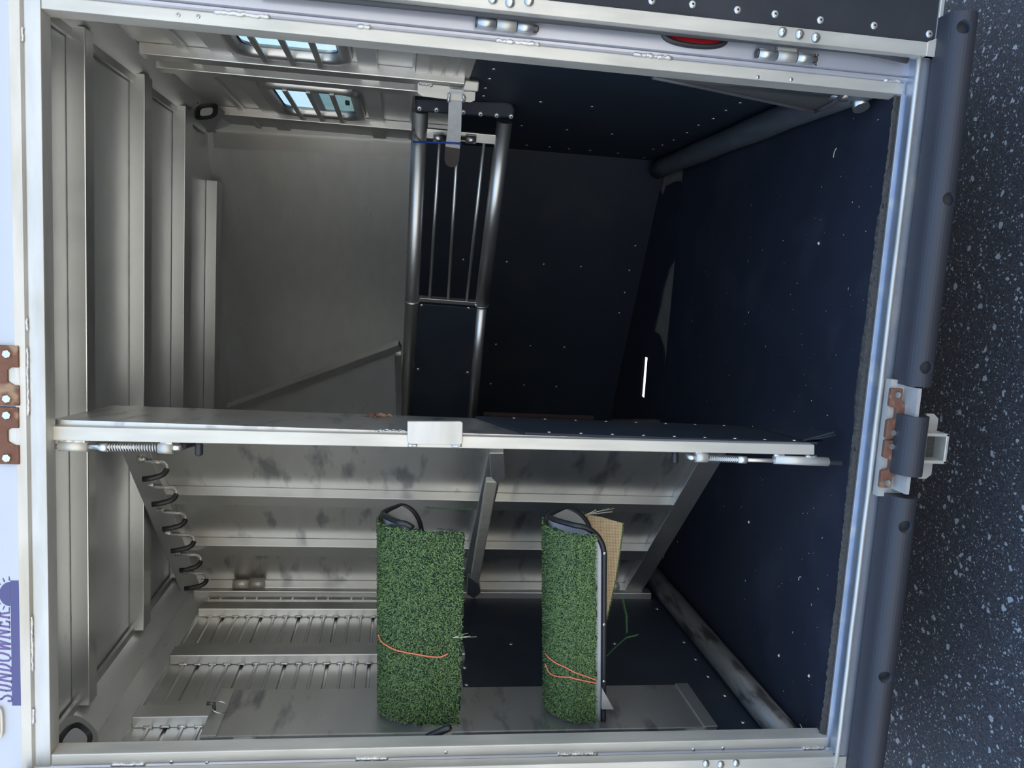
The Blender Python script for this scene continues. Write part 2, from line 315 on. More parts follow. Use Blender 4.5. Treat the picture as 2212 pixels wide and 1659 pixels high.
# ribbed latch post plate
bm = nb(); pr = [(1.0, 1.10), (.985, 1.10), (.985, 1.135), (.991, 1.14), (.991, 1.15), (.985, 1.155), (.985, 1.185), (.993, 1.19), (.993, 1.20), (.985, 1.205), (.985, 1.25), (1.0, 1.255)]
bm = nb(); box(bm, (.988, .06, 1.085), (1.0, .66, 1.255)); 
for zz in (1.125, 1.165, 1.205): box(bm, (.984, .06, zz), (.99, .66, zz + .012))
obj('latch_post_plate', bm, ALU, wr, bev=.003)
nR = V((-1, 0, 0))
for q in [(1079, 125), (1067, 150), (1058, 171), (1049, 191), (1045, 208), (1233, 142), (1362, 156), (1168, 221), (1279, 231), (1127, 272), (1225, 281), (1322, 290), (1138, 314), (1187, 318), (1229, 322), (1275, 325), (1335, 331), (1392, 341), (1599, 223), (1568, 239), (1541, 257), (1509, 271), (1484, 287), (1455, 303), (1431, 314), (1411, 323)]:
    place(RIV, 'rivet', PX(q[0], q[1], .992), nR, linr, 1.0)
# windows
for i, (a, c, lo, hi) in enumerate(WIN):
    w = thing('window_%d' % (i + 1), (1.0, (a + c) / 2, lo), ('near' if i == 0 else 'far') + ' barred window with rounded frame in the right wall', 'window', kind='structure')
    def rrect(e, r, x, n=6):
        out = []
        for (cy, cz, a0) in ((c + e - r, hi + e - r, 0), (a - e + r, hi + e - r, 90), (a - e + r, lo - e + r, 180), (c + e - r, lo - e + r, 270)):
            for k in range(n + 1):
                an = math.radians(a0 + 90 * k / n); out.append(V((x, cy + r * math.cos(an), cz + r * math.sin(an))))
        return out
    bm = nb(); loops = [rrect(.035, .07, .992), rrect(.03, .065, .975), rrect(.008, .05, .975), rrect(-.004, .045, .985), rrect(-.004, .045, 1.012)]
    vl = [[bm.verts.new(p) for p in l] for l in loops]; n = len(vl[0])
    for k in range(len(vl) - 1):
        for j in range(n): bm.faces.new((vl[k][j], vl[k][(j + 1) % n], vl[k + 1][(j + 1) % n], vl[k + 1][j])).smooth = True
    fr = obj('window_frame', bm, ALU, w)
    bm = nb(); l1 = [bm.verts.new(p) for p in rrect(-.004, .045, 1.001)]; l2 = [bm.verts.new(p) for p in rrect(-.011, .04, 1.001)]
    for j in range(n): bm.faces.new((l1[j], l1[(j + 1) % n], l2[(j + 1) % n], l2[j]))
    obj('gasket', bm, PLAST, w)
    bm = nb(); prism(bm, rrect(-.008, .04, 1.004), (.003, 0, 0)); obj('pane', bm, GLS, w)
    if i == 1:
        bm = nb(); box(bm, (.998, a + .02, lo + .125), (1.003, c - .02, lo + .165)); obj('slider_rail', bm, ALUD, w)
        bm = nb(); box(bm, (1.0075, a + .01, lo + .01), (1.010, c - .01, lo + .15)); obj('sliding_pane', bm, GLS2, w)
    bm = nb(); box(bm, (.992, (a + c) / 2 - .02, lo + .02), (1.003, (a + c) / 2 + .02, lo + .035)); obj('catch', bm, PLAST, w)
    for k, zz in enumerate((1.70, 1.62, 1.54)):
        bm = nb(); beam(bm, (.972, max(a - .03, .07), zz), (.972, c + .05, zz), (1, 0, 0), (-.004, .004), (-.009, .009)); obj('guard_bar', bm, ALU, w, bev=.002)
# ---- front wall
wf = thing('wall_front', (0, fy(0), 0), 'slanted front wall of scratched grey sheet above black rubber lining', 'wall', kind='structure')
def onF(x, z, off=0.0): return V((x, fy(x), z)) + nFc * off
bm = nb(); prism(bm, [onF(1.0, 1.2), onF(-1.0, 1.2), onF(-1.0, ZC), onF(1.0, ZC)], -nFc * .03); obj('wall_sheet', bm, ALUD, wf)
bm = nb(); prism(bm, [onF(1.0, .0, .008), onF(-1.0, .0, .008), onF(-1.0, 1.21, .008), onF(1.0, 1.21, .008)], -nFc * .04); linf = obj('rubber_lining', bm, RUB, wf)
bm = nb(); prism(bm, [onF(.985, 1.2, .02), onF(.93, 1.2, .02), onF(.90, 2.15, .02), onF(.965, 2.15, .02)], -nFc * .02); obj('corner_trim', bm, ALU, wf)
dFc = nFc.dot(V((FA[0], FA[1], 0)))
for q in [(1095, 567), (1175, 572), (1255, 577), (1360, 585), (1072, 745), (1146, 748), (1219, 751), (1060, 830), (1132, 833), (1202, 836), (1130, 321), (1171, 325), (1218, 328), (1255, 331), (1304, 336), (1345, 338), (1390, 342), (1416, 362), (1001, 562), (1373, 532), (1350, 633), (1338, 677)]:
    place(RIV, 'rivet', PP(q[0], q[1], nFc, dFc + .008), nFc, linf)
for k in range(10):
    q = (490 + 40 * k, 522 + 2.1 * k + random.uniform(-1, 1)); place(RIV, 'rivet', PP(q[0], q[1], nFc, dFc), nFc, wf, .28)

# ================================================================== REAR FRAME
def pxy(bm, prof, z0, z1): prism(bm, [(x, y, z0) for x, y in prof], (0, 0, z1 - z0))
for s, nm, ix in ((1, 'trim_3', .905), (-1, 'trim_4', -.885)):
    k = abs(ix); tk = thing(nm, (ix, 0, 0), ('right' if s > 0 else 'left') + ' aluminium door post of the rear opening', 'door post', kind='structure')
    bm = nb(); pxy(bm, [(s * (k - .006), .045), (s * k, 0), (s * (k + .028), 0), (s * (k + .03), .006), (s * (k + .03), .045)], 0, 2.0945); obj('inner_face', bm, ALUB, tk, bev=.002)
    bm = nb(); pxy(bm, [(s * (k + .028), .045), (s * (k + .029), .004), (s * (k + .034), -.004), (s * (k + .040), -.004), (s * (k + .042), .003), (s * (k + .046), -.006), (s * (k + .10), -.006), (s * 1.04, .002), (s * 1.04, .045)], -.01, 2.16); obj('outer_flange', bm, LAV, tk)
    bm = nb(); xw = s * (k + .031)
    ws = ((1.725, 1.60), (1.40, 1.37), (1.07, .965), (.73, .63), (.06, .012)) if s > 0 else ((1.34, 1.255), (.795, .685), (.08, .01), (1.95, 1.87))
    for zt, zb in ws: weld(bm, (xw, -.001, zt), (xw, -.001, zb), .0055)
    obj('weld_bead', bm, WELD, tk)
    for (x_, y_) in (((385, 33), (428, 36), (1637, 167), (1709, 172)) if s > 0 else ((370, 1647), (447, 1649), (963, 1626), (1498, 1620), (1562, 1617))):
        p = PY(x_, y_, 0); place(RIV, 'screw', p, (0, -1, 0), tk, .7)
# header
hd = thing('trim_5', (0, 0, 2.12), 'worn aluminium header beam above the rear opening', 'header', kind='structure')
bm = nb(); prism(bm, [(-1.04, .045, 2.092), (-1.04, 0, 2.096), (-1.04, 0, 2.131), (-1.04, .006, 2.134), (-1.04, .045, 2.134)], (2.08, 0, 0)); obj('inner_face', bm, ALUH, hd, bev=.002)
bm = nb(); prism(bm, [(-1.04, .045, 2.134), (-1.04, .004, 2.133), (-1.04, -.006, 2.137), (-1.04, -.010, 2.158), (-1.04, .01, 2.160), (-1.04, .045, 2.160)], (2.08, 0, 0)); obj('outer_face', bm, ALUH, hd)
bm = nb()
for a, c in ((-.02, .14), (.18, .21), (-.52, -.66), (-.76, -.80), (.83, .86)): weld(bm, (a, -.002, 2.1335), (c, -.002, 2.1335), .0035)
obj('weld_bead', bm, WELD, hd)
wb = thing('wall_back', (0, 0, 2.2), 'white painted panel above the rear opening', 'panel', kind='structure')
bm = nb(); box(bm, (-1.04, -.004, 2.158), (1.04, .04, 2.42)); obj('white_panel', bm, WHITE, wb)
# sill
sd = thing('trim_6', (0, 0, 0), 'galvanised metal sill along the bottom of the rear opening', 'sill', kind='structure')
bm = nb(); prism(bm, [(-.93, .05, 0), (-.93, .012, 0), (-.93, .010, .004), (-.93, .004, .004), (-.93, .002, -.003), (-.93, -.046, -.004), (-.93, -.046, -.10), (-.93, .05, -.10)], (1.93, 0, 0))
SILL = mk('blue_grey_sill_metal', (0.50, 0.54, 0.62), 0.34, 0.8, 0.2, 12, 0.1, 60, (0.72, 0.72, 0.68), 9, (0.55, 0.7)); obj('sill_top', bm, SILL, sd)
bm = nb(); tube(bm, [(x / 20 * 1.93 - .93, -.05, .001 + random.uniform(-.0008, .0008)) for x in range(21)], .0065, 8); obj('sill_lip', bm, ALUH, sd)
# added unseen outside shell so that daylight enters only where it should
bm = nb(); box(bm, (1.035, .045, -.05), (1.06, 3.0, 1.40)); box(bm, (1.035, .045, 1.83), (1.06, 3.0, 2.22)); box(bm, (1.035, 1.75, 1.4), (1.06, 3.0, 1.83))
box(bm, (-1.06, .045, -.05), (-1.05, 3.0, 2.22)); box(bm, (-1.06, 3.0, -.05), (1.06, 3.03, 2.22)); box(bm, (-1.06, .02, 2.212), (1.06, 3.03, 2.24))
box(bm, (1.06, .55, -.38), (1.34, 1.9, .45)); box(bm, (-1.34, .55, -.38), (-1.06, 1.9, .45))  # added fender boxes, there to shade the ground beside the body
sh = obj('added_shell', bm, WHITE); tag(sh, 'added white outer skin of the horse trailer body, with fender boxes that shade the ground', 'trailer body', kind='structure')

# ================================================================== OPEN DOORS
def rear_door(nm, s, edge, zb, label, yf):
    d = thing(nm, (edge, yf, zb), label, 'door', kind='structure'); x0, x1 = edge, edge + s * .93; zt = 2.15; y1 = yf + .035
    bm = nb()
    for a, c in (((x0, zb), (x0 + s * .034, zt)), ((x1 - s * .034, zb), (x1, zt)), ((x0, zt - .04), (x1, zt)), ((x0, zb), (x1, zb + .012))): box(bm, (a[0], yf, a[1]), (c[0], y1, c[1]))
    prism(bm, [(x0, yf - .001, zb), (x0 + s * .05, yf - .001, zb), (x0 + s * .034, yf - .001, zb + .035), (x0, yf - .001, zb + .035)], (0, .02, 0))
    obj('door_frame', bm, ALUB, d, bev=.002)
    bm = nb(); box(bm, (x0 + s * .034, yf + .012, 1.0), (x1, y1, zt - .04)); obj('door_sheet', bm, ALU, d)
    bm = nb(); zz = .955; n = 60; pts = []
    for k in range(n + 1): pts.append((x0 + s * (.034 + random.uniform(-.002, .003)), yf + .006, zb + .02 + (zz - zb - .02) * k / n))
    pts[0] = (x0 + s * .050, yf + .006, zb + .010); pts += [(x1, yf + .006, zz), (x1, yf + .006, zb + .010)]
    prism(bm, pts, (0, .02, 0)); rl = obj('rubber_lining', bm, RUBD, d)
    return d, rl
RUBD = mk('door_rubber', (0.030, 0.031, 0.036), 0.7, 0, 0.25, 8, 0.1, 160, (0.045, 0.045, 0.05), 4, (0.5, 0.75), spec=.3)
d1, rl1 = rear_door('door_1', 1, 0.985, -.042, 'right rear door swung open, black rubber lining with rivets', -.065)
for q in [(1408, 2), (1496, 10), (1593, 22), (1674, 31), (1772, 44), (1888, 56), (2007, 74)]: place(RIVB, 'rivet', PY(q[0], q[1], -.059), (0, -1, 0), rl1)
for q in [(1065, -2), (1102, 6), (1143, 3), (1690, 70), (1727, 75), (1762, 82)]: place(BOLT, 'dome_bolt', PY(q[0], q[1], -.066), (0, -1, 0), d1)
bm = nb(); pts = [PY(x, 26 + (x - 1000) * .0985 + (0 if x < 1850 else (x - 1850) ** 1.5 * .009), -.03) for x in range(560, 1985, 40)]; tube(bm, pts, .0085, 8); obj('seal_strip', bm, mk('grey_seal', (.06, .06, .065), .6), d1)
pE = PY(1600, 1641, -.05)
d2, rl2 = rear_door('door_2', -1, pE.x, -.03, 'left rear door swung open, only its edge and rivets in view', -.05)
for q in [(1608, 1658), (1710, 1656), (1823, 1656)]: place(RIVB, 'rivet', PY(q[0], q[1], -.044), (0, -1, 0), rl2)
for q in [(1525, 1650), (1557, 1652), (1590, 1649)]: place(BOLT, 'dome_bolt', PY(q[0], q[1], -.051), (0, -1, 0), d2, .9)
# hinges of the right door
def hinge(pa, pb, label):
    h = thing('door_hinge', pa, label, 'hinge', 'hinges of the open right door'); a, c = V(pa), V(pb); d = c - a
    bm = nb(); tube(bm, [a, a + d * .30], .0125, 18); obj('knuckle', bm, ALU, h)
    bm = nb(); tube(bm, [a + d * .315, a + d * .635], .013, 18); box(bm, a + d * .315 + V((.0, -.004, 0)), a + d * .635 + V((.03, .006, 0))); obj('door_leaf', bm, ALUB, h)
    bm = nb(); tube(bm, [a + d * .65, a + d * .91], .0125, 18); obj('knuckle', bm, ALU, h)
    bm = nb(); tube(bm, [a - d * .02, a + d * 1.0], .0065, 10); tube(bm, [a - d * .03, a - d * .0], .0115, 14); hexbolt(bm, a + d * .915, d, .009, .010); obj('pin', bm, DARKM, h)
    return h
hinge(PY(1031, 48, -.018), PY(1163, 64, -.018), 'upper aluminium barrel hinge on the right door post')
h2 = hinge(PY(1637, 116, -.018), PY(1764, 130, -.018), 'lower aluminium barrel hinge with split pin on the right door post')
bm = nb(); a = PY(1762, 128, -.02); tube(bm, [a + V((.012, 0, .004)), a + V((0, 0, 0)), a + V((-.012, -.002, .004)), a + V((-.016, -.002, -.002)), a + V((-.010, 0, -.002)), a, a + V((.012, 0, -.006))], .0014, 6); obj('split_pin', bm, RUSTD, h2)
# tail light
tl = thing('tail_light', PY(1503, 88, -.008), 'red oval tail light in black rubber on the right door post', 'tail light')
def oval(cx, cz, w, h, y, n=40):
    out = []
    for k in range(n):
        a = 2 * math.pi * k / n; ca, sa = math.cos(a), math.sin(a)
        out.append(V((cx + w * math.copysign(abs(ca) ** .6, ca), y, cz + h * math.copysign(abs(sa) ** .9, sa))))
    return out
pt = PY(1500, 88, -.008); cxl = pt.x + .017
def ovring(o1, o2, m, nm, par, back=.01):
    bm = nb(); A = [bm.verts.new(p) for p in o1]; B = [bm.verts.new(p) for p in o2]; n = len(A)
    for j in range(n): bm.faces.new((A[j], A[(j + 1) % n], B[(j + 1) % n], B[j])).smooth = True
    return obj(nm, bm, m, par)
cz = pt.z
bm = nb(); loops = [oval(cxl, cz, .036, .088, -.006), oval(cxl, cz, .034, .086, -.018), oval(cxl, cz, .026, .076, -.018), oval(cxl, cz, .024, .074, -.010)]
vl = [[bm.verts.new(p) for p in l] for l in loops]; n = len(vl[0])
for k in range(3):
    for j in range(n): bm.faces.new((vl[k][j], vl[k][(j + 1) % n], vl[k + 1][(j + 1) % n], vl[k + 1][j])).smooth = True
obj('grommet', bm, PLAST, tl)
bm = nb(); prism(bm, oval(cxl, cz, .0245, .0745, -.013), (0, .006, 0)); obj('lens', bm, RED, tl)

# ================================================================== HEADER DETAILS
# rusty keepers for the door cams
def keeper(nm, y0, y1, label, x0=1, x1=40, grp='rusty cam latch keepers'):
    a = PY(x1, y0, -.012); c = PY(x1, y1, -.012); zt = a.z + .046; k = thing('latch_keeper', ((a.x + c.x) / 2, -.005, a.z), label, 'latch keeper', grp)
    xa, xb = a.x, c.x; L = xa - xb; zb = a.z
    out = [(xa, zb), (xa - L * .36, zb), (xa - L * .36, zb + .016), (xa - L * .40, zb + .024), (xa - L * .60, zb + .024), (xa - L * .66, zb + .010), (xa - L * .66, zb), (xb, zb), (xb, zb + .05), (xa, zb + .05)]
    bm = nb(); prism(bm, [(x, -.014, z) for x, z in out], (0, .012, 0)); obj('plate', bm, RUST, k, bev=.002)
    bm = nb(); box(bm, (xa - L * .36, -.009, zb + .0), (xa - L * .66, -.004, zb + .05)); obj('backing_plate', bm, ALUB, k)
    for yy in (y0 + (y1 - y0) * .13, y0 + (y1 - y0) * .88):
        bm = nb(); p = PY(16, yy, -.014); hexbolt(bm, p, (0, -1, 0), .0095, .007); obj('hex_bolt', bm, STEEL, k)
    return k
keeper('a', 748, 877, 'rusty keeper on the white panel, right one of the pair above the opening')
keeper('b', 881, 1004, 'rusty keeper on the white panel, left one of the pair above the opening')
# logo
lg = thing('trailer_decal', PY(24, 1390, -.005), 'navy and purple decal with rising sun and bar on the white panel', 'decal')
def uvx(y, x, off=-.0052):  # y along image, x across
    return PY(x, y, off)
bm = nb(); yr = lambda a: uvx(a[1], a[0]); base = V((0, .0006, 0))
prism(bm, [uvx(1255, 22), uvx(1255, 40), uvx(1525, 48), uvx(1525, 26), uvx(1312, 23)], base); 
sunc = (22, 1284); pts = [uvx(sunc[1] + 26 * math.cos(a), sunc[0] - 24 * math.sin(a)) for a in [math.pi * k / 16 for k in range(17)]]; prism(bm, pts, base); obj('bar_and_sun', bm, NAVY, lg)
bm = nb()
for k in range(9):
    a = math.radians(4 + 21.5 * k); r0, r1 = 29, 38
    p = V((sunc[0] - r0 * math.sin(a), sunc[1] + r0 * math.cos(a), 0)); q = V((sunc[0] - r1 * math.sin(a), sunc[1] + r1 * math.cos(a), 0)); n_ = V((math.cos(a), math.sin(a), 0)) * 1.3
    prism(bm, [uvx(p.y + n_.y, p.x + n_.x), uvx(p.y - n_.y, p.x - n_.x), uvx(q.y - n_.y * .6, q.x - n_.x * .6), uvx(q.y + n_.y * .6, q.x + n_.x * .6)], base)
obj('sun_rays', bm, NAVY, lg)
# letters: strokes in a unit box (u to the right, v up), thick = stem, thin = hairline, small serifs
GL = {'S': [((.85, .78), (.80, .95), (.5, 1.0), (.2, .92), (.12, .74), (.3, .58), (.68, .44), (.86, .26), (.78, .07), (.5, 0), (.2, .05), (.12, .24))],
 'U': [((.2, 1), (.2, .3), (.3, .06), (.5, 0), (.7, .06), (.8, .3), (.8, 1)), ((.05, 1), (.36, 1)), ((.66, 1), (.95, 1))],
 'N': [((.16, 0), (.16, 1), (.84, 0), (.84, 1)), ((.02, 0), (.32, 0)), ((.68, 1), (.98, 1)), ((.04, 1), (.2, 1))],
 'D': [((.2, 0), (.2, 1), (.55, 1), (.82, .8), (.9, .5), (.82, .2), (.55, 0), (.05, 0)), ((.05, 1), (.2, 1))],
 'O': [((.5, 1), (.2, .88), (.08, .5), (.2, .12), (.5, 0), (.8, .12), (.92, .5), (.8, .88), (.5, 1))],
 'W': [((.04, 1), (.28, 0), (.5, .9), (.72, 0), (.96, 1)), ((-.06, 1), (.18, 1)), ((.84, 1), (1.06, 1)), ((.4, .95), (.6, .95))],
 'E': [((.85, .8), (.85, 1), (.2, 1), (.2, 0), (.85, 0), (.9, .2)), ((.2, .52), (.65, .52)), ((.65, .42), (.65, .62)), ((.05, 0), (.2, 0)), ((.05, 1), (.2, 1))],
 'R': [((.2, 0), (.2, 1), (.6, 1), (.82, .88), (.82, .65), (.6, .52), (.2, .52)), ((.5, .52), (.85, 0), (.98, 0)), ((.05, 0), (.36, 0)), ((.05, 1), (.2, 1))]}
yy = 1519.0; bm = nb()
for ch in 'SUNDOWNER':
    wch = {'W': 27, 'O': 24, 'N': 23, 'U': 22}.get(ch, 20.5); xb = 26 - (1519 - yy) / 200 * 7
    for st in GL[ch]:
        for (u0, v0), (u1, v1) in zip(st, st[1:]):
            f = lambda u, v: V((xb - v * 38, yy - u * (wch - 4) - v * 6, 0))
            p, q = f(u0, v0), f(u1, v1); d = (q - p); L = d.length
            if L < .01: continue
            d /= L; n_ = V((-d.y, d.x, 0)); th = 1.9 if abs(d.x) > .6 else 1.1
            prism(bm, [uvx((p + n_ * th - d * .8).y, (p + n_ * th - d * .8).x), uvx((p - n_ * th - d * .8).y, (p - n_ * th - d * .8).x), uvx((q - n_ * th + d * .8).y, (q - n_ * th + d * .8).x), uvx((q + n_ * th + d * .8).y, (q + n_ * th + d * .8).x)], base)
    yy -= wch
obj('lettering', bm, PURP, lg)
ml = thing('marker_light', PY(-6, 1562, -.006), 'small red marker light on the white panel beside the decal', 'marker light')
bm = nb(); p = PY(-8, 1562, -.01); prism(bm, [(p.x + .042 * math.copysign(abs(math.cos(a)) ** .5, math.cos(a)), -.014, p.z + .016 * math.copysign(abs(math.sin(a)) ** .5, math.sin(a))) for a in [2 * math.pi * k / 28 for k in range(28)]], (0, .008, 0)); obj('bezel', bm, ALUB, ml, bev=.002)
bm = nb(); prism(bm, [(p.x + .034 * math.copysign(abs(math.cos(a)) ** .5, math.cos(a)), -.018, p.z + .010 * math.copysign(abs(math.sin(a)) ** .5, math.sin(a))) for a in [2 * math.pi * k / 28 for k in range(28)]], (0, .008, 0)); obj('lens', bm, RED, ml, bev=.002)
# ================================================================== FLOOR MAT
bm = nb(); n = 70; front = []
for k in range(n + 1):
    x = -.94 + 1.9 * k / n; front.append((x, .018 + random.uniform(-.002, .002), .0))
out = front + [(.965, 1.64, 0), (-.97, 1.68, 0)]
prism(bm, out, (0, 0, .014)); mat = obj('rubber_floor_mat', bm, RUBF); tag(mat, 'large black rubber mat covering the trailer floor', 'floor mat')
bm = nb(); A = []; nn = 260; wlk = 0.0
for k in range(nn + 1):
    x = -.93 + 1.88 * k / nn; wlk = wlk * .93 + random.uniform(-.0016, .0016); far = .032 + .009 * math.sin(x * 4.1 + 1) + wlk * 1.5 + random.uniform(-.0012, .0012) - (.014 if x > .6 else 0)
    A.append([bm.verts.new((x, .014, .001)), bm.verts.new((x, .016 + random.uniform(-.001, .002), .0155 + random.uniform(-.001, .002))), bm.verts.new((x, (far + .016) / 2, .018 + random.uniform(-.002, .002))), bm.verts.new((x, far, .0142))])
for k in range(nn):
    for j in range(3): bm.faces.new((A[k][j], A[k][j + 1], A[k + 1][j + 1], A[k + 1][j]))
obj('frayed_edge', bm, DIRT, mat)
# torn remnant of a second mat at the foot of the front wall, outlined on the floor
zt = .004
outl = [(1402, 352), (1418, 362), (1420, 395), (1431, 428), (1440, 402), (1459, 393), (1472, 392), (1473, 420), (1466, 460), (1463, 520), (1457, 562), (1446, 580), (1434, 620), (1427, 660), (1413, 716), (1424, 722), (1434, 750), (1437, 800), (1437, 905), (1322, 905), (1329, 870)]
bm = nb(); tp = [PZ(a, b_, zt) for a, b_ in outl]; prism(bm, tp, (0, 0, .004))
bm2 = nb()
rem = obj('torn_floor_mat', bm, RUBF); tag(rem, 'torn remnant of black rubber mat at the foot of the front wall', 'floor mat')
bpy.data.meshes.remove(bm2) if False else bm2.free()
# cut the slot through the remnant
def boolean_cut(o, cutters):
    for c in cutters:
        md = o.modifiers.new('cut', 'BOOLEAN'); md.operation = 'DIFFERENCE'; md.object = c; md.solver = 'EXACT'
    dg = bpy.context.evaluated_depsgraph_get(); me = bpy.data.meshes.new_from_object(o.evaluated_get(dg)); o.modifiers.clear(); o.data = me
    for c in cutters: bpy.data.objects.remove(c)
bm = nb(); box(bm, (sx0 + .004, sy0 + .004, -.05), (sx1 - .004, sy1 - .004, .05)); cut = obj('cutter', bm, HOLE); boolean_cut(rem, [cut])

# loose chaff on the mat
bm = nb()
for k in range(330):
    if k < 260: x, y = random.uniform(-.9, .9), .05 + 1.5 * random.random() ** 1.3
    else: x, y = random.uniform(-.9, .9), random.uniform(.05, .4)
    a = random.uniform(0, 6.3); L = random.choice((.0008, .0012, .0016, .002, .004)); w = random.uniform(.0004, .0008); z = .0148
    u = V((math.cos(a), math.sin(a), 0)); v_ = V((-u.y, u.x, 0)); p = V((x, y, z))
    f = [bm.verts.new(p + u * L + v_ * w), bm.verts.new(p - u * L + v_ * w), bm.verts.new(p - u * L - v_ * w + V((0, 0, .001))), bm.verts.new(p + u * L - v_ * w + V((0, 0, .001)))]; bm.faces.new(f)
ch = obj('chaff', bm, CHIPM); tag(ch, 'tiny straw and seed specks scattered over the floor mat', 'chaff', kind='stuff')
for (a, b_, lab) in (((1807, 320), (1800, 341), 'pale green straw stalk on the mat near the right door post'), ((1728, 1565), (1740, 1591), 'thin curved straw on the mat by the left door post'), ((1730, 1247), (1725, 1254), 'short bent straw on the mat left of the swing wall')):
    p, q = PZ(*a, .018), PZ(*b_, .018); m_ = (p + q) / 2 + V((.004, .004, 0)); bm = nb(); tube(bm, [p, m_, q], .0013, 5); tag(obj('straw_stalk', bm, STRAW), lab, 'straw')
for (a, b_) in ((1618, 1131), (1683, 1420), (1748, 1464), (1769, 529)):
    p = PZ(a, b_, .0165); bm = nb(); tube(bm, [p, p + V((.004, .002, .001)), p + V((.009, .002, 0))], [.002, .004, .0015], 6); tag(obj('pellet', bm, STRAW), {1618: 'pale pellet on the mat just below the swing wall', 1683: 'tan pellet beside the left floor tube', 1748: 'round pale pellet between left tube and sill', 1769: 'white pellet alone on the right part of the mat'}[a], 'pellet')

RUBT = mk('scuffed_tube_rubber', (0.070, 0.074, 0.082), 0.42, 0, .3, 14, .15, 90, (0.10, 0.10, 0.105), 9, (.55, .75), stretch=(3, 1, 3))
# floor corner tubes
bm = nb(); pts = []
for k in range(13):
    y = .05 + k * 1.82 / 12; pts.append((.944, y, .062))
tube(bm, pts, [.043 + .002 * math.sin(k * 1.7) for k in range(13)], 20); rt = obj('corner_tube', bm, RUBT, None); tag(rt, 'black rubber covered tube along the right floor corner', 'corner tube', 'tubes along the floor corners')
bm = nb(); tube(bm, [(-.953, .05, .062), (-.953, .6, .062), (-.953, 1.2, .062), (-.953, 1.62, .062)], .044, 20)
lt_ = obj('corner_tube', bm, TUBEG); tag(lt_, 'grimy bare metal tube along the left floor corner', 'corner tube', 'tubes along the floor corners')

# rubber bumper pad and pipe by the right post
FEND = mk('fender_rubber', (0.070, 0.068, 0.068), 0.5, 0, .3, 12, .1, 80, (.03, .03, .032), 6, (.5, .7), stretch=(4, 4, .6))
rb = thing('rubber_fender', (.95, .2, .1), 'rolled black rubber fender with pipe end beside the right door post', 'fender')
bm = nb(); sec = []
for z, ye in ((.66, .06), (.52, .10), (.36, .155), (.22, .205), (.135, .235), (.118, .235)):
    e_ = .02 if z < .11 else 0
    sec.append([bm.verts.new((x, y, z - (.0 if i_ in (0, 5) else e_) * 0)) for i_, (x, y) in enumerate([(.990, ye + .05), (.94, ye + .035), (.905, ye + .012), (.900, ye - .006), (.905, ye * .5 + .02), (.93, .052)])])
for i in range(len(sec) - 1):
    for j in range(5): bm.faces.new((sec[i][j], sec[i][j + 1], sec[i + 1][j + 1], sec[i + 1][j])).smooth = True
o = obj('rubber_sheet', bm, FEND, rb); md = o.modifiers.new('s', 'SOLIDIFY'); md.thickness = .008
bm = nb(); tube(bm, [(.900, .052, .66), (.899, .094, .52), (.898, .149, .36), (.898, .199, .22), (.898, .232, .130), (.898, .240, .116)], .006, 8); tube(bm, [(.899, .232, .118), (.90, .19, .117), (.902, .14, .117), (.915, .09, .118), (.93, .055, .120)], .006, 8); obj('edge_bead', bm, FEND, rb)
bm = nb(); tube(bm, [(.935, .13, .14), (.935, .13, .035)], .030, 24); tube(bm, [(.935, .13, .062), (.905, .11, .058), (.885, .10, .056)], .022, 20); obj('pipe_end', bm, STEEL, rb)

# ================================================================== BUMPER
prof = [(-.056, -.030), (-.088, -.0302)] + [(-.092 - .044 * math.sin(a_), -.068 + .0375 * math.cos(a_)) for a_ in [math.radians(d_) for d_ in range(8, 172, 11)]] + [(-.056, -.106)]
def bumper(x0, x1, lab, holes):
    bm = nb(); prism(bm, [(x0, y, z) for y, z in prof], (x1 - x0, 0, 0)); o = obj('rubber_bumper', bm, RUBB); tag(o, lab, 'bumper', 'rubber bumper blocks below the sill')
    cs = []
    for q in holes:
        p = PY(q[0], q[1], -.138); bm = nb(); tube(bm, [(p.x, -.30, p.z + .05), (p.x, -.105, p.z - .010)], .017, 20); cs.append(obj('cutter', bm, HOLE))
    if cs: boolean_cut(o, cs)
    return o
xa = PZ(2090, 14, -.04).x; xb = PZ(1985, 838, -.04).x; xc = PZ(1940, 1075, -.04).x
bumper(xb, xa, 'long black rubber bumper right of the latch gap, with bolt holes', [(2086, 56), (2052, 430), (2003, 795)])
bumper(-.955, xc, 'long black rubber bumper left of the latch gap, with bolt holes', [(1957, 1140), (1914, 1466)])
c0, c1 = PZ(1960, 898, -.04).x, PZ(1950, 1028, -.04).x
bm = nb(); prism(bm, [(c1, y - .010, z + .002) for y, z in [(-.078, -.030)] + prof[1:-1] + [(-.078, -.106)]], (c0 - c1, 0, 0)); o = obj('rubber_bumper', bm, RUBB); tag(o, 'short black rubber block over the latch gap in the bumper', 'bumper', 'rubber bumper blocks below the sill')
bm = nb(); box(bm, (xc - .01, -.075, -.078), (xb + .01, -.05, -.012)); o = obj('latch_plate', bm, ALUH); tag(o, 'aluminium plate behind the latch gap of the bumper', 'plate')
bm = nb(); box(bm, (xc + .012, -.135, -.060), (xb - .004, -.072, -.050)); o = obj('step_strip', bm, ALUH); tag(o, 'bright metal strip under the rusty keepers in the bumper gap', 'strip')
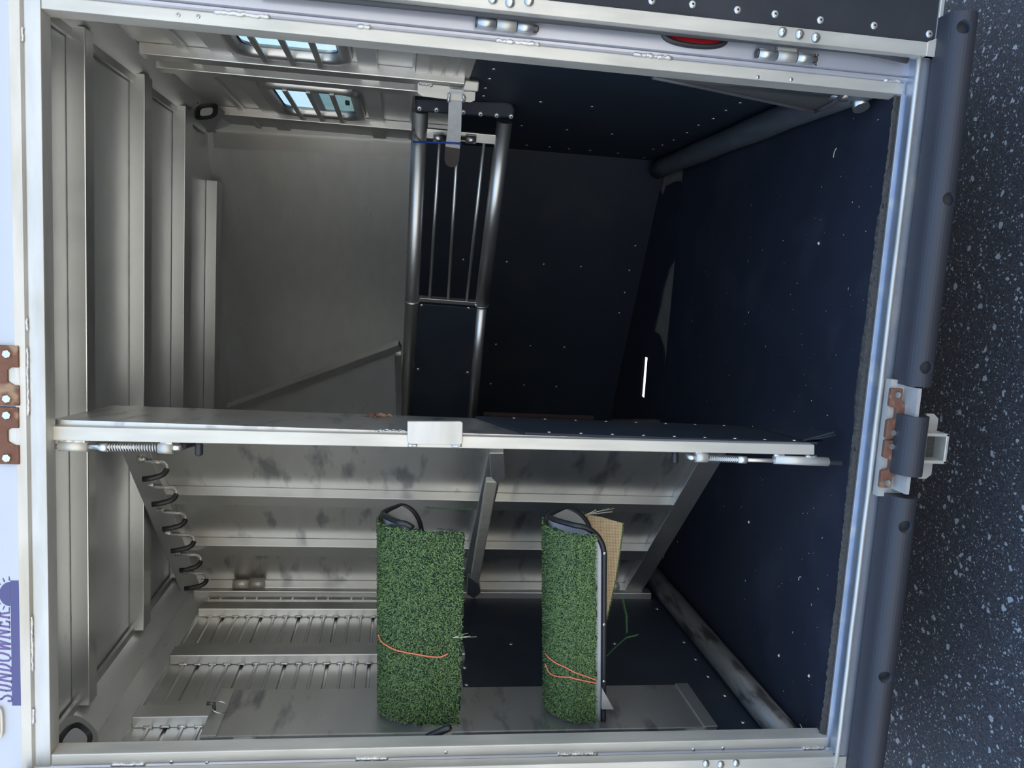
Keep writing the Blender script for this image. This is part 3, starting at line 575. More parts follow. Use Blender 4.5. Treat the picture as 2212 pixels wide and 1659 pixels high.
def lkeeper(y0, y1, lab):
    a, c = PY(1920, y0, -.078), PY(1905, y1, -.078); zt = -.006; k = thing('latch_keeper', (a + c) / 2, lab, 'latch keeper', 'rusty cam latch keepers'); L = a.x - c.x
    xa_, xb_ = a.x, c.x
    out = [(xa_, zt), (xa_ - L * .36, zt), (xa_ - L * .40, zt - .022), (xa_ - L * .60, zt - .022), (xa_ - L * .64, zt), (xb_, zt), (xb_, zt - .034), (xb_ + L * .24, zt - .034), (xb_ + L * .34, zt - .050), (xa_ - L * .34, zt - .050), (xa_ - L * .24, zt - .034), (xa_, zt - .034)]
    bm = nb(); prism(bm, [(x, -.090, z) for x, z in out], (0, .014, 0)); obj('plate', bm, RUST, k, bev=.003)
    for f in (.12, .88):
        bm = nb(); hexbolt(bm, (xa_ - L * f, -.090, zt - .015), (0, -1, 0), .0085, .008); obj('hex_bolt', bm, STEEL, k)
lkeeper(838, 945, 'rusty keeper at the sill, right one of the pair in the bumper gap')
lkeeper(950, 1052, 'rusty keeper at the sill, left one of the pair in the bumper gap')
rc = thing('hitch_tube', PY(2010, 965, -.16), 'square metal tube sticking out under the middle bumper block', 'hitch tube')
a, c = PY(2047, 936, -.10), PY(1985, 1000, -.10)
bm = nb(); x0, x1, z0, z1 = min(a.x, c.x), max(a.x, c.x), min(a.z, c.z), max(a.z, c.z); t_ = .009
for (u0, w0, u1, w1) in ((x0, z0, x1, z0 + t_), (x0, z1 - t_, x1, z1), (x0, z0, x0 + t_, z1), (x1 - t_, z0, x1, z1)): box(bm, (u0, -.110, w0), (u1, -.02, w1))
obj('tube_wall', bm, ALUB, rc, bev=.002); bm = nb(); box(bm, (x0 + t_, -.065, z0 + t_), (x1 - t_, -.06, z1 - t_)); obj('inner_plate', bm, DIRT, rc)
a, c = PY(2024, 895, -.06), PY(2008, 1035, -.06); bm = nb(); prism(bm, [(a.x, -.06, a.z + .03), (a.x, -.06, a.z + .008), (a.x - .012, -.06, a.z - .006), (c.x + .012, -.06, a.z - .006), (c.x, -.06, a.z + .008), (c.x, -.06, a.z + .03)], (0, .008, 0)); obj('flange', bm, ALUB, rc)

# ================================================================== STALL DIVIDER
DA, DB = (.95, 1.0), (-.27, 1.69); nD, dD = vplane(DA, DB)
if nD.y > 0: nDc, dDc = -nD, -dD
else: nDc, dDc = nD, dD
def PD(ix, iy, off=0.0): return PP(ix, iy, nDc, dDc + off)
dv = thing('stall_divider', (DA[0], DA[1], .9), 'slanted stall divider of round tubes with black rubber panel', 'stall divider')
uD = (V((DB[0], DB[1], 0)) - V((DA[0], DA[1], 0))).normalized()
bm = nb(); a = PD(908, 240); c = PD(877, 935); tube(bm, [a, a.lerp(c, .5), c], [.029] * 3, 24); obj('top_tube', bm, ALU, dv)
bm = nb(); a = PD(1090, 262); m_ = PD(1041, 655); c = PD(1016, 935); tube(bm, [a, m_], .029, 24); tube(bm, [m_, c], .023, 24); obj('lower_tube', bm, ALU, dv)
for q, rr in (((890, 650), .032), ((1040, 658), .032)):
    bm = nb(); p = PD(*q); tube(bm, [p - uD * .004, p + uD * .004], rr, 24); obj('weld_collar', bm, ALU, dv)
for a_, b_, lab in (((950, 300), (928, 645), 0), ((989, 302), (968, 648), 0), ((1046, 305), (1008, 652), 0)):
    bm = nb(); tube(bm, [PD(*a_), PD(*b_)], .0065, 12); obj('guard_bar', bm, ALU, dv)
bm = nb(); beam(bm, PD(906, 645), PD(1034, 655), uD, (-.009, .009), (-.012, .012)); obj('cross_piece', bm, ALU, dv, bev=.002)
bm = nb(); beam(bm, PD(918, 287), PD(1078, 302), uD, (-.018, .018), (-.008, .008)); cp = obj('cross_piece', bm, ALU, dv, bev=.002)
for q0, q1 in (((936, 298), (958, 299)), ((1006, 301), (1028, 303))):
    bm = nb(); tube(bm, [PD(*q0, .02), PD(*q1, .02)], .015, 18); obj('hinge_barrel', bm, STEEL, cp)
bm = nb(); tube(bm, [PD(952, 298, .02), PD(1024, 302, .02)], .006, 10); obj('hinge_rod', bm, RUSTD, cp)
bm = nb(); q = [PD(905, 657, .01), PD(1036, 667, .01), PD(1018, 925, .01), PD(884, 925, .01)]; prism(bm, q, -nDc * .02); pn = obj('rubber_panel', bm, RUB, dv, bev=.003)
for q_ in ((911, 661), (1012, 667), (903, 799), (1010, 806)): place(RIV, 'rivet', PD(*q_, .01), nDc, pn, 1.1)
# rubber capped end post with rounded bottom
bm = nb(); o1 = [(896, 215), (1095, 222), (1108, 226), (1113, 238), (1110, 258), (898, 243)]; prism(bm, [PD(*q_, .034) for q_ in o1], -nDc * .068); ep = obj('end_pad', bm, RUB, dv, bev=.008)
for q_ in ((906, 235), (943, 238), (1001, 243), (1038, 247), (1073, 250), (1104, 252)): place(RIVB, 'rivet', PD(*q_, .034), nDc, ep, 1.0)
# triangular head panel with a sloped top rail
hp = [(866, 748), (497, 884), (500, 935), (866, 935)]
bm = nb(); prism(bm, [PD(*q_, -.004) for q_ in hp], -nDc * .006); hd_ = obj('head_panel', bm, ALUD, dv)
bm = nb(); beam(bm, PD(868, 752), PD(499, 888), nDc, (-.018, .022), (-.0, .034)); obj('sloped_rail', bm, ALU, dv, bev=.002)
bm = nb(); beam(bm, PD(860, 765), PD(864, 935), nDc, (-.008, .012), (-.014, .014)); obj('bottom_rail', bm, ALU, dv, bev=.002)
bm = nb(); beam(bm, PD(495, 882), PD(500, 935), nDc, (-.018, .022), (-.02, .012)); obj('end_rail', bm, ALU, dv, bev=.002)

# latch of the divider on the right wall
PL0 = PX(900, 160, .97)
lt = thing('divider_latch', PX(968, 190, .94), 'spring loaded aluminium plate latch with long tongue holding the divider', 'latch')
# work in the plane parallel to the divider, just in front of it
def PK(ix, iy, off=.05): return PD(ix, iy, off + .25)
_a, _b, _c = PD(972, 195, .312), PD(1000, 198, .312), PD(978, 330, .075)
nT = (_b - _a).cross(_c - _a).normalized(); nT = nT if nT.y < 0 else -nT; dT = nT.dot(_a)
def PT(ix, iy, off=0.0): return PP(ix, iy, nT, dT + off)
bm = nb(); prism(bm, [PK(902, 180), PK(902, 202), PK(912, 209), PK(1016, 222), PK(1026, 218), PK(1028, 192), PK(905, 178)], -nDc * .010); obj('plate', bm, ALUB, lt, bev=.001)
for (a_, b_) in (((905, 165), (936, 168)), ((1001, 179), (1034, 182))):
    bm = nb(); beam(bm, PK(a_[0], a_[1] + 4, .052), PK(b_[0], b_[1] + 4, .052), uD, (-.016, .016), (-.012, .014)); obj('hinge_knuckle', bm, ALUB, lt, bev=.004)
bm = nb(); tube(bm, [PK(938, 172, .05), PK(969, 176, .05)], .016, 18); obj('wall_knuckle', bm, ALU, lt)
bm = nb(); beam(bm, PK(938, 152, .035), PK(969, 156, .035), uD, (-.012, .022), (-.01, .012)); obj('wall_tab', bm, ALUB, lt, bev=.003)
bm = nb(); spring(bm, PK(971, 178), PK(1001, 182), .014, 10, .0016); obj('spring', bm, STEEL, lt)
bm = nb(); tube(bm, [PK(905, 169), PK(1034, 184)], .006, 10); obj('pin', bm, STEEL, lt)
for a_, b_ in (((905, 181), (935, 184)), ((1002, 194), (1026, 196)), ((970, 203), (970, 220)), ((1001, 205), (1003, 221)), ((938, 158), (968, 160))):
    bm = nb(); weld(bm, PK(*a_, .056), PK(*b_, .056), .006); obj('weld_bead', bm, WELD, lt)
bm = nb(); prism(bm, [PT(972, 195), PT(1000, 198), PT(998, 222), PT(996, 290), PT(993.5, 322), PT(962, 317), PT(967, 280), PT(969, 222)], -nT * .006); obj('tongue', bm, mk('pale_worn_plate', (.78, .76, .73), .55, 0, .15, 40), lt, bev=.001)
arc = [PT(976 - 16 * math.cos(a), 343 + 19 * math.sin(a), .001) for a in [math.pi * k / 14 for k in range(15)]]
bm = nb(); prism(bm, [PT(962, 317.5, .001), PT(960, 343, .001)] + arc[1:-1] + [PT(992, 343, .001), PT(993.5, 322.5, .001)], -nT * .005)
TONG = mk('brown_worn_steel', (0.30, 0.25, 0.23), 0.35, 0.6, .2, 14); obj('tongue_tip', bm, TONG, lt)
eb = thing('elastic_band', PD(950, 308, .06), 'blue elastic band looped round divider tube and latch tongue', 'elastic band')
bm = nb(); tube(bm, [PD(893, 305, .0), PD(894, 307, .036), PD(930, 308, .050), PT(966, 309, .005), PT(980, 310, .005), PT(994, 311, .005), PT(998, 311, -.006)], .0035, 8); obj('loop', bm, BLUE, eb)
bm = nb(); tube(bm, [PD(894, 278, .035), PD(891, 290, .037), PD(897, 297, .037), PD(905, 303, .037), PD(912, 308, .036), PD(908, 303, .037), PD(897, 292, .037), PD(894, 278, .035)], .0014, 6); obj('wire_hook', bm, DARKM, eb)

# rusty channel on the stall side near the front wall
rcn = nb(); a, c = PD(1045, 893, .02), PD(1282, 901, .02); beam(rcn, a, c, uD, (-.004, .05), (-.02, .004)); o = obj('rusty_channel', rcn, RUSTD); tag(o, 'dark rusty steel channel behind the swing wall, below the divider', 'steel channel')

# ================================================================== SWING WALL (rear tack partition)
BA, BB = (-1.0, 1.38), (-.088, .505); uB = (V((BB[0], BB[1], 0)) - V((BA[0], BA[1], 0))).normalized(); nB = V((-.692, -.722, 0))
nB = (nB - uB * nB.dot(uB)).normalized(); dB = nB.dot(V((BA[0], BA[1], 0)))
def PB(ix, iy, off=0.0): return PP(ix, iy, nB, dB + off)
ptn = thing('swing_partition', (-.95, 1.33, .16), 'tall hinged aluminium swing wall, edge post facing the opening', 'swing wall')
def Bp(s_, z, off=0.0): return V((BA[0], BA[1], z)) + uB * s_ + nB * off
LB = (V((BB[0], BB[1], 0)) - V((BA[0], BA[1], 0))).length; Z0, Z1 = .155, 2.12
bm = nb(); prism(bm, [Bp(.02, Z0, -.012), Bp(LB, Z0, -.012), Bp(LB, Z1, -.012), Bp(.02, Z1, -.012)], nB * .006); obj('back_sheet', bm, ALUS, ptn)
def sof(ix, iy): return (PB(ix, iy) - V((BA[0], BA[1], 0))).dot(uB)
for (ya, yb) in ((1060, 1078), (1168, 1187), (1258, 1275)):
    s0_, s1_ = sof(600, yb), sof(600, ya); bm = nb(); beam(bm, Bp(s0_, Z0), Bp(s0_, Z1), uB, (0, s1_ - s0_ + .01), (-.006, -.006))
    bm.free(); bm = nb(); prism(bm, [Bp(s0_, Z0, -.006), Bp(s1_ + .008, Z0, -.006), Bp(s1_ + .008, Z0, .03), Bp(s0_, Z0, .03)], (0, 0, Z1 - Z0)); obj('stud', bm, ALU, ptn, bev=.002)
def railB(z0, z1, th, nm, m=ALU):
    bm = nb(); prism(bm, [Bp(.02, z0, -.006), Bp(LB, z0, -.006), Bp(LB, z0, th), Bp(.02, z0, th)], (0, 0, z1 - z0)); return obj(nm, bm, m, ptn, bev=.002)
railB(Z0, .235, .032, 'bottom_rail', ALU); railB(.905, .965, .031, 'middle_rail', ALU); tr = railB(2.035, Z1, .034, 'top_rail', ALU)
# gate leaf from the bend to the free edge
J = V((BB[0], BB[1], 0)); G0 = V((-.052, .06, 0)); uG = (G0 - J).normalized(); nG = V((1, 0, 0)); nG = (nG - uG * nG.dot(uG)).normalized()
def Gp(s_, z, off=0.0): return J + uG * s_ + nG * off + V((0, 0, z))
LG = (G0 - J).length
bm = nb(); prism(bm, [Gp(0, Z0 - .01, 0), Gp(LG, Z0 - .01, 0), Gp(LG, Z1 - .012, 0), Gp(0, Z1 - .005, 0)], nG * .012); gs = obj('stall_side_sheet', bm, ALUS, ptn)
# black lining below
bm = nb(); q = [Gp(0, 1.02, .013), Gp(LG, .93, .013), Gp(LG, .10, .013), Gp(LG * .9, .06, .015), Gp(0, .11, .013)]; prism(bm, q, nG * .006); lg_ = obj('rubber_lining', bm, RUB, ptn)
for k in range(9):
    z = .86 - k * .088; place(RIV, 'rivet', Gp(LG - .025, z, .019), nG, lg_, .9)
for k in range(8):
    z = .90 - k * .10; place(RIV, 'rivet', Gp(.03, z, .019), nG, lg_, .9)
bm = nb(); tube(bm, [Gp(LG - .02, .13, .02), Gp(LG - .01, .09, .03), Gp(LG, .045, .042)], .004, 6); prism(bm, [Gp(LG * .35, .12, .02), Gp(LG - .002, .14, .02), Gp(LG - .002, .05, .046), Gp(LG * .5, .06, .036)], nG * .005); obj('rubber_flap', bm, RUB, ptn)
# edge post
bm = nb(); a = PY(1760, 951, .035); xl = PY(930, 966, .035).x; xr = PY(930, 936.5, .035).x
zt_, zb_ = PY(106, 935, .035).z, PY(1760, 968, .035).z
bm = nb(); prism(bm, [PY(105.5, 921, .035), PY(105.5, 952, .035), PY(1760, 983.5, .035), PY(1760, 961, .035)], (0, .05, 0)); po = obj('edge_post', bm, ALUB, ptn, bev=.003)
bm = nb(); prism(bm, [PY(880, 911, .026), PY(880, 956, .026), PY(886, 960, .026), PY(994, 962, .026), PY(999, 958, .026), PY(1000, 914, .026), PY(996, 911, .026)], (0, .012, 0)); obj('catch_plate', bm, ALUH, ptn, bev=.002)
bm = nb(); weld(bm, PY(882, 962, .034), PY(900, 963, .034), .005); weld(bm, PY(975, 964, .034), PY(997, 963, .034), .005); obj('weld_bead', bm, WELD, ptn)
# spring bolts at top and bottom of the post
def spring_bolt(nm, seq, lab):
    sb = obj(nm, seq['pin'], STEEL, ptn, True); sb['label'] = lab
    for k_, m_ in (('barrel', ALUB), ('spring', STEEL), ('collar', ALU), ('weld_bead', WELD), ('grip', PLAST)):
        if k_ in seq: obj(k_, seq[k_], m_, sb)
    return sb
Yb = .043
P2 = lambda x, y, o=0: PY(x, y, Yb + o)
pin = nb(); tube(pin, [P2(106, 965), P2(345, 967)], .0065, 12); tube(pin, [P2(345, 967), P2(380, 968), P2(386, 968), P2(392, 966, .01)], .008, 12)
bar = nb(); tube(bar, [P2(127, 964), P2(190, 966)], .0125, 22); tube(bar, [P2(343, 968), P2(374, 970)], .0135, 22)
spg = nb(); spring(spg, P2(234, 967), P2(344, 968), .0098, 19, .0018)
col = nb(); tube(col, [P2(196, 966), P2(213, 967), P2(218, 967), P2(234, 967)], [.007, .0075, .0115, .0125], 6)
wld = nb(); weld(wld, P2(130, 953), P2(186, 954), .006); weld(wld, P2(345, 956), P2(372, 957), .007)
grp = nb(); tube(grp, [P2(390, 967, .01), P2(398, 962, .02), P2(416, 957, .05)], [.009, .0105, .0105], 16)
spring_bolt('top_spring_bolt', dict(pin=pin, barrel=bar, spring=spg, collar=col, weld_bead=wld, grip=grp), 'upper spring bolt with bare coil on the edge post')
pin = nb(); tube(pin, [P2(1500, 990), P2(1818, 1001)], .0062, 12); tube(pin, [P2(1505, 990), P2(1492, 989), P2(1480, 983, .02)], .008, 12)
bar = nb(); tube(bar, [P2(1672, 993), P2(1788, 998)], .0125, 22); tube(bar, [P2(1502, 988), P2(1527, 989)], .0135, 22)
spg = nb(); spring(spg, P2(1528, 990), P2(1593, 993), .009, 15, .0015)
col = nb(); tube(col, [P2(1593, 993), P2(1610, 994), P2(1614, 994)], [.0115, .0115, .008], 6)
wld = nb(); weld(wld, P2(1672, 984), P2(1695, 985), .006); weld(wld, P2(1740, 987), P2(1762, 988), .006); weld(wld, P2(1502, 978), P2(1526, 979), .006)
spring_bolt('bottom_spring_bolt', dict(pin=pin, barrel=bar, spring=spg, collar=col, weld_bead=wld), 'lower spring bolt whose pin points at the floor')
bm = nb(); tube(bm, [P2(430, 955, .02), P2(430, 960, .02), P2(430, 982, .02), P2(430, 985, .02)], [.008, .010, .010, .006], 14); o = obj('grip_stub', bm, PLAST, ptn); 
bm = nb(); tube(bm, [P2(1458, 972, .05), P2(1458, 980, .05), P2(1458, 997, .05), P2(1458, 1003, .05)], [.007, .009, .010, .005], 14); o = obj('grip_stub', bm, PLAST, ptn)
# centre arm: wedge plate and bar running back to the hinge side
bm = nb(); a, m_, c = PB(1062, 1040, .10), PB(1045, 1150, .10), PB(1022, 1276, .06)
beam(bm, a, c, (0, 0, 1), (-.019, .019), (-.004, .018)); obj('brace_bar', bm, ALUB, ptn, bev=.004)
bm = nb(); prism(bm, [PB(1056, 968, .10), PB(1088, 968, .10), PB(1091, 1020, .10), PB(1075, 1036, .10), PB(1060, 1020, .10)], nB * .02); obj('brace_end', bm, ALU, ptn, bev=.002)
bm = nb(); prism(bm, [PB(1010, 1235, .05), PB(1035, 1255, .05), PB(1038, 1272, .05), PB(1024, 1284, .05), PB(1008, 1275, .05)], nB * .02); obj('brace_foot', bm, ALU, ptn, bev=.002)
# bridle hooks welded to the top rail
HK = [(300, 997, 360, 1028, 311), (320, 1052, 380, 1082, 331), (341, 1107, 400, 1134, 353), (358, 1155, 418, 1181, 371), (377, 1198, 433, 1222, 389), (392, 1238, 446, 1259, 398)]
hook_pos = ['first from the edge post', 'second from the edge post', 'third from the edge post', 'third from the hinge side', 'second from the hinge side', 'last one at the hinge side']
for k, (x0, y0, x1, y1, x2) in enumerate(HK):
    h = bpy.data.objects.new('bridle_hook', None); C.objects.link(h); h.parent = ptn; h.location = PB(x0, y0, .034) - V(ptn.location); h.empty_display_size = .02
    bpy.context.view_layer.update()
    A0 = PB(x0, y0, .040); zt2 = A0.z; zb2 = PB(x1, y0 + 6, .040).z; x2z = PB(x2, y1 + 4, .085).z
    pts = [A0, A0 + V((0, 0, (zb2 - zt2) * .74)) + nB * .002]
    r_ = .028; cc = A0 + V((0, 0, (zb2 - zt2) * .74)) + nB * r_
    arc = [cc + nB * (-r_ * math.cos(a)) * 1.0 + V((0, 0, -abs(zb2 - zt2) * .36 * math.sin(a))) for a in [math.pi * j / 10 for j in range(1, 10)]]
    bm = nb(); w1 = pts + arc[:5]; tube(bm, w1, .0062, 10); obj('wire', bm, WELD, h)
    bm = nb(); end = arc[-1] + nB * .012 + V((0, 0, (x2z - arc[-1].z) * .9)); tube(bm, arc[4:] + [arc[-1].lerp(end, .5) + nB * .002, end], .0090, 12); obj('rubber_sleeve', bm, PLAST, h)
    bm = nb(); weld(bm, A0 + uB * .012 + V((0, 0, -.002)), A0 + uB * .012 + V((0, 0, -.02)), .007); obj('weld_bead', bm, WELD, h)
# snap hook hanging on the stall side
sn = thing('snap_hook', Gp(.1, 1.30, .02), 'rusty snap hook lying against the stall side of the swing wall', 'snap hook')
bm = nb(); nn = .05
PGx = lambda ix, iy: PP(ix, iy, nG, nG.dot(J) + .03)
SB = lambda x, y: PY(x, y, .42)
bm = nb(); tube(bm, [SB(812, 897), SB(822, 896), SB(834, 900)], .007, 10); tube(bm, [SB(834, 900), SB(842, 896), SB(848, 900), SB(846, 906)], .003, 8); tube(bm, [SB(812, 898), SB(804, 894), SB(794, 897), SB(797, 903), SB(808, 901)], .003, 8); obj('snap_body', bm, RUST, sn)
bm = nb(); tube(bm, [SB(797, 901), SB(786, 900), SB(770, 905)], .002, 6); obj('wire_tail', bm, DARKM, sn)
cn = thing('safety_chain', PY(850, 936, .03), 'thin dark chain hanging beside the catch plate of the post', 'chain')
bm = nb()
for k in range(9):
    p = PY(872 - k * 7.2, 931 + .8 * math.sin(k), .030 + .01); 
    a = .5 * math.pi * (k % 2); u = V((0, 0, 1)); v_ = V((1, .3, 0)) if k % 2 else V((0, 1, 0))
    tube(bm, [p + u * .0055 * math.cos(t_) + v_ * .003 * math.sin(t_) for t_ in [2 * math.pi * j / 8 for j in range(9)]], .0010, 5)
obj('links', bm, STEEL, cn)

# hinge post on the left wall
hpz = thing('hinge_post', (-.985, 1.33, .11), 'slim aluminium strip with hinge barrels carrying the swing wall', 'hinge post')
bm = nb(); a = PX(437, 1290, -.97); c = PX(1400, 1286, -.97); box(bm, (-1.0, 1.275, .12), (-.965, 1.335, 2.06)); obj('strip', bm, ALU, hpz, bev=.003)
for (x0, x1, yy_, r_) in ((495, 531, 1278, .019), (531, 564, 1280, .015), (1325, 1342, 1275, .015)):
    bm = nb(); a = PX(x0, yy_, -.945); c = PX(x1, yy_, -.945); tube(bm, [(-.945, 1.30, a.z), (-.945, 1.30, c.z)], r_, 18); obj('hinge_barrel', bm, ALUB, hpz)

# ================================================================== LIGHTS IN THE CORNERS
cl = thing('interior_light', PX(440, 245, .95), 'rectangular interior light on a bent metal bracket, right upper corner', 'interior light', 'interior lights')
LQ = [(402, 240), (445, 212), (488, 240), (472, 262), (452, 285), (440, 268), (408, 246)]
pn_ = V((-.62, -.62, -.48)).normalized(); p0 = PX(440, 245, .95); dn = pn_.dot(p0)
PQ = lambda x, y, o=0: PP(x, y, pn_, dn + o)
bm = nb(); prism(bm, [PQ(401, 241), PQ(409, 243), PQ(447, 213), PQ(456, 215), PQ(487, 243), PQ(473, 262), PQ(455, 282), PQ(446, 282), PQ(437, 268)], -pn_ * .006); obj('bracket', bm, ALU, cl)
def ovl(rx, ry, n=24):
    out = []
    for k in range(n):
        a = 2 * math.pi * k / n; ca, sa = math.cos(a), math.sin(a); u = rx * math.copysign(abs(ca) ** .6, ca); v_ = ry * math.copysign(abs(sa) ** .6, sa)
        out.append((446 + u * .93 - v_ * .37 * .3, 242 + u * -.12 + v_))
    return out
bm = nb(); A = [bm.verts.new(PQ(x, y, .004)) for x, y in ovl(27, 17)]; B = [bm.verts.new(PQ(x, y, .016)) for x, y in ovl(22, 13)]; D = [bm.verts.new(PQ(x, y, .006)) for x, y in ovl(14, 8)]; n = len(A)
for j in range(n):
    bm.faces.new((A[j], A[(j + 1) % n], B[(j + 1) % n], B[j])); bm.faces.new((B[j], B[(j + 1) % n], D[(j + 1) % n], D[j]))
obj('gasket', bm, PLAST, cl)
bm = nb(); prism(bm, [PQ(x, y, .008) for x, y in ovl(14.5, 8.5)], -pn_ * .003); LENS = mk('clear_lens', (.45, .46, .45), .2); obj('lens', bm, LENS, cl)
bm = nb(); tube(bm, [PQ(430, 225, -.02), PQ(415, 216, -.05), PQ(424, 200, -.08)], .002, 6); obj('red_wire', bm, RED, cl)
cl2 = thing('interior_light', (-.93, .13, 2.10), 'round edged interior light half hidden in the left upper corner', 'interior light', 'interior lights')
pn2 = V((.72, 0, -.69)).normalized(); p0 = V((-.93, .12, 2.09))
u2 = V((0, 1, 0)); v2 = pn2.cross(u2)
def O2(rx, ry, o, n=30): return [p0 + u2 * (rx * math.copysign(abs(math.cos(a)) ** .7, math.cos(a))) + v2 * (ry * math.copysign(abs(math.sin(a)) ** .7, math.sin(a))) + pn2 * o for a in [2 * math.pi * k / n for k in range(n)]]
bm = nb(); prism(bm, O2(.105, .06, .0), pn2 * .004); obj('bracket', bm, ALU, cl2)
bm = nb(); A = [bm.verts.new(p) for p in O2(.072, .043, .004)]; B = [bm.verts.new(p) for p in O2(.064, .038, .018)]; D = [bm.verts.new(p) for p in O2(.050, .028, .006)]
for j in range(30): bm.faces.new((A[j], A[(j + 1) % 30], B[(j + 1) % 30], B[j])); bm.faces.new((B[j], B[(j + 1) % 30], D[(j + 1) % 30], D[j]))
obj('gasket', bm, PLAST, cl2)
bm = nb(); prism(bm, O2(.051, .029, .006), pn2 * .004); obj('lens', bm, LENS, cl2)

# ================================================================== SADDLE RACK
sr = thing('saddle_rack', (-.97, .3, .26), 'swing out aluminium saddle rack post with two turf covered arms', 'saddle rack')
Xp = -.945; yn, yf_ = .170, .430; zb3, zt3 = .262, 1.776
bm = nb(); box(bm, (-1.0 + .004, yn, zb3), (Xp, yf_, zt3)); po = obj('post_panel', bm, ALUS, sr, bev=.003)
for z in (zb3, zt3 - .045):
    bm = nb(); box(bm, (Xp - .002, yn - .002, z), (Xp + .004, yf_ + .002, z + .045)); obj('end_cap', bm, ALU, sr, bev=.002)
for z in (.32, 1.10, 1.66):
    bm = nb(); box(bm, (-1.0, yn - .03, z - .03), (-.965, yn, z + .03)); obj('mounting_tab', bm, ALU, sr, bev=.002)
# lynch pin ring on the post top, and black handled lever
bm = nb(); p = PX(462, 1535, Xp + .004); tube(bm, [p + V((0, 0, 0)), p + V((.02, 0, 0)), p + V((.022, 0, .02))], .006, 10); obj('lock_pin', bm, DARKM, sr)
bm = nb(); cpt = PX(474, 1528, Xp + .02); tube(bm, [cpt + V((.008 * math.cos(a), .030 * math.sin(a), .024 * math.cos(a))) for a in [2 * math.pi * k / 20 for k in range(21)]], .002, 6); obj('pin_ring', bm, STEEL, sr)
bm = nb(); a = PX(897, 1606, -.93); c = PX(922, 1594, -.91); tube(bm, [a, c], .006, 10); lv = obj('lever_rod', bm, STEEL, sr)
bm = nb(); d_ = PX(974, 1571, -.87); tube(bm, [c, c.lerp(d_, .1), c.lerp(d_, .9), d_], [.009, .0105, .0105, .007], 14); obj('lever_grip', bm, PLAST, lv)
YR = .30
def arm(zr, x1, hh, wn, label, zn, tilt=.04):
    """inverted V of bent sheet with rounded ridge; flanks hh tall, half width wn, from the post to x1"""
    ar = bpy.data.objects.new('rack_arm', None); C.objects.link(ar); ar.parent = sr; ar.location = V((Xp, YR, zr)) - V(sr.location); ar['label'] = label; bpy.context.view_layer.update()
    def flank(sgn, rr):
        out = []; n = 28
        for i in range(n + 1):            # along x
            t_i = i / n; x = Xp + (x1 - Xp) * (1 - (1 - t_i) ** 1.9); col_ = []
            cut = 0.0; dx = x1 - x
            if dx < rr: cut = hh * .55 * (1 - math.sqrt(max(0, 1 - (1 - dx / rr) ** 2)))
            for j in range(9):
                f = j / 8.0; h_ = (hh - cut) * f
                zq = zr + tilt * (x - x1); yy_ = YR + sgn * (wn * (1 - math.cos(min(1.0, f * 2.2) * math.pi / 2)) * .0 + wn * min(1.0, math.sqrt(f) * .55 + f * .45)); col_.append(V((x, yy_, zq - h_)))
            out.append(col_)
        return out
    for sgn, nm in ((-1, 'near_flank'), (1, 'far_flank')):
        g_ = flank(sgn, .09); bm = nb(); vv = [[bm.verts.new(p) for p in col_] for col_ in g_]
        for i in range(len(vv) - 1):
            for j in range(8): bm.faces.new((vv[i][j], vv[i][j + 1], vv[i + 1][j + 1], vv[i + 1][j])).smooth = True
        o = obj(nm, bm, WHITE if sgn < 0 else ALUB, ar); md = o.modifiers.new('s', 'SOLIDIFY'); md.thickness = .003
        pts = ([g_[i][8] for i in range(len(g_))] if (sgn > 0 or zn) else [g_[i][8] for i in range(24, len(g_))]) + [g_[-1][j] for j in range(7, -1, -1)]
        bm = nb(); tube(bm, pts, .0085, 8); tr_ = obj('edge_trim', bm, PLAST, o)
        if sgn < 0:
            for px_ in (((.08, 1), (.30, 0), (.48, 0)) if zn else ()): place(RIV, 'rivet', V((x1 - px_[0], g_[7][8].y - .008, g_[7][8].z + tilt * ((x1 - px_[0]) - g_[7][8].x) + .001)), (0, -1, 0), tr_, .7)
    return ar
arm(1.298, -.334, .115, .086, 'upper rack arm', 0, .04)
a2 = arm(.804, -.334, .152, .086, 'lower rack arm', 1, .07)
bm = nb(); q = [PY(1301, 1488, .20), PY(1300, 1533, .20), PY(1326, 1533, .20), PY(1322, 1526, .20)]; prism(bm, q, (0, .12, 0)); obj('gusset', bm, ALUB, a2)
# white scrape marks stay in the sheet material

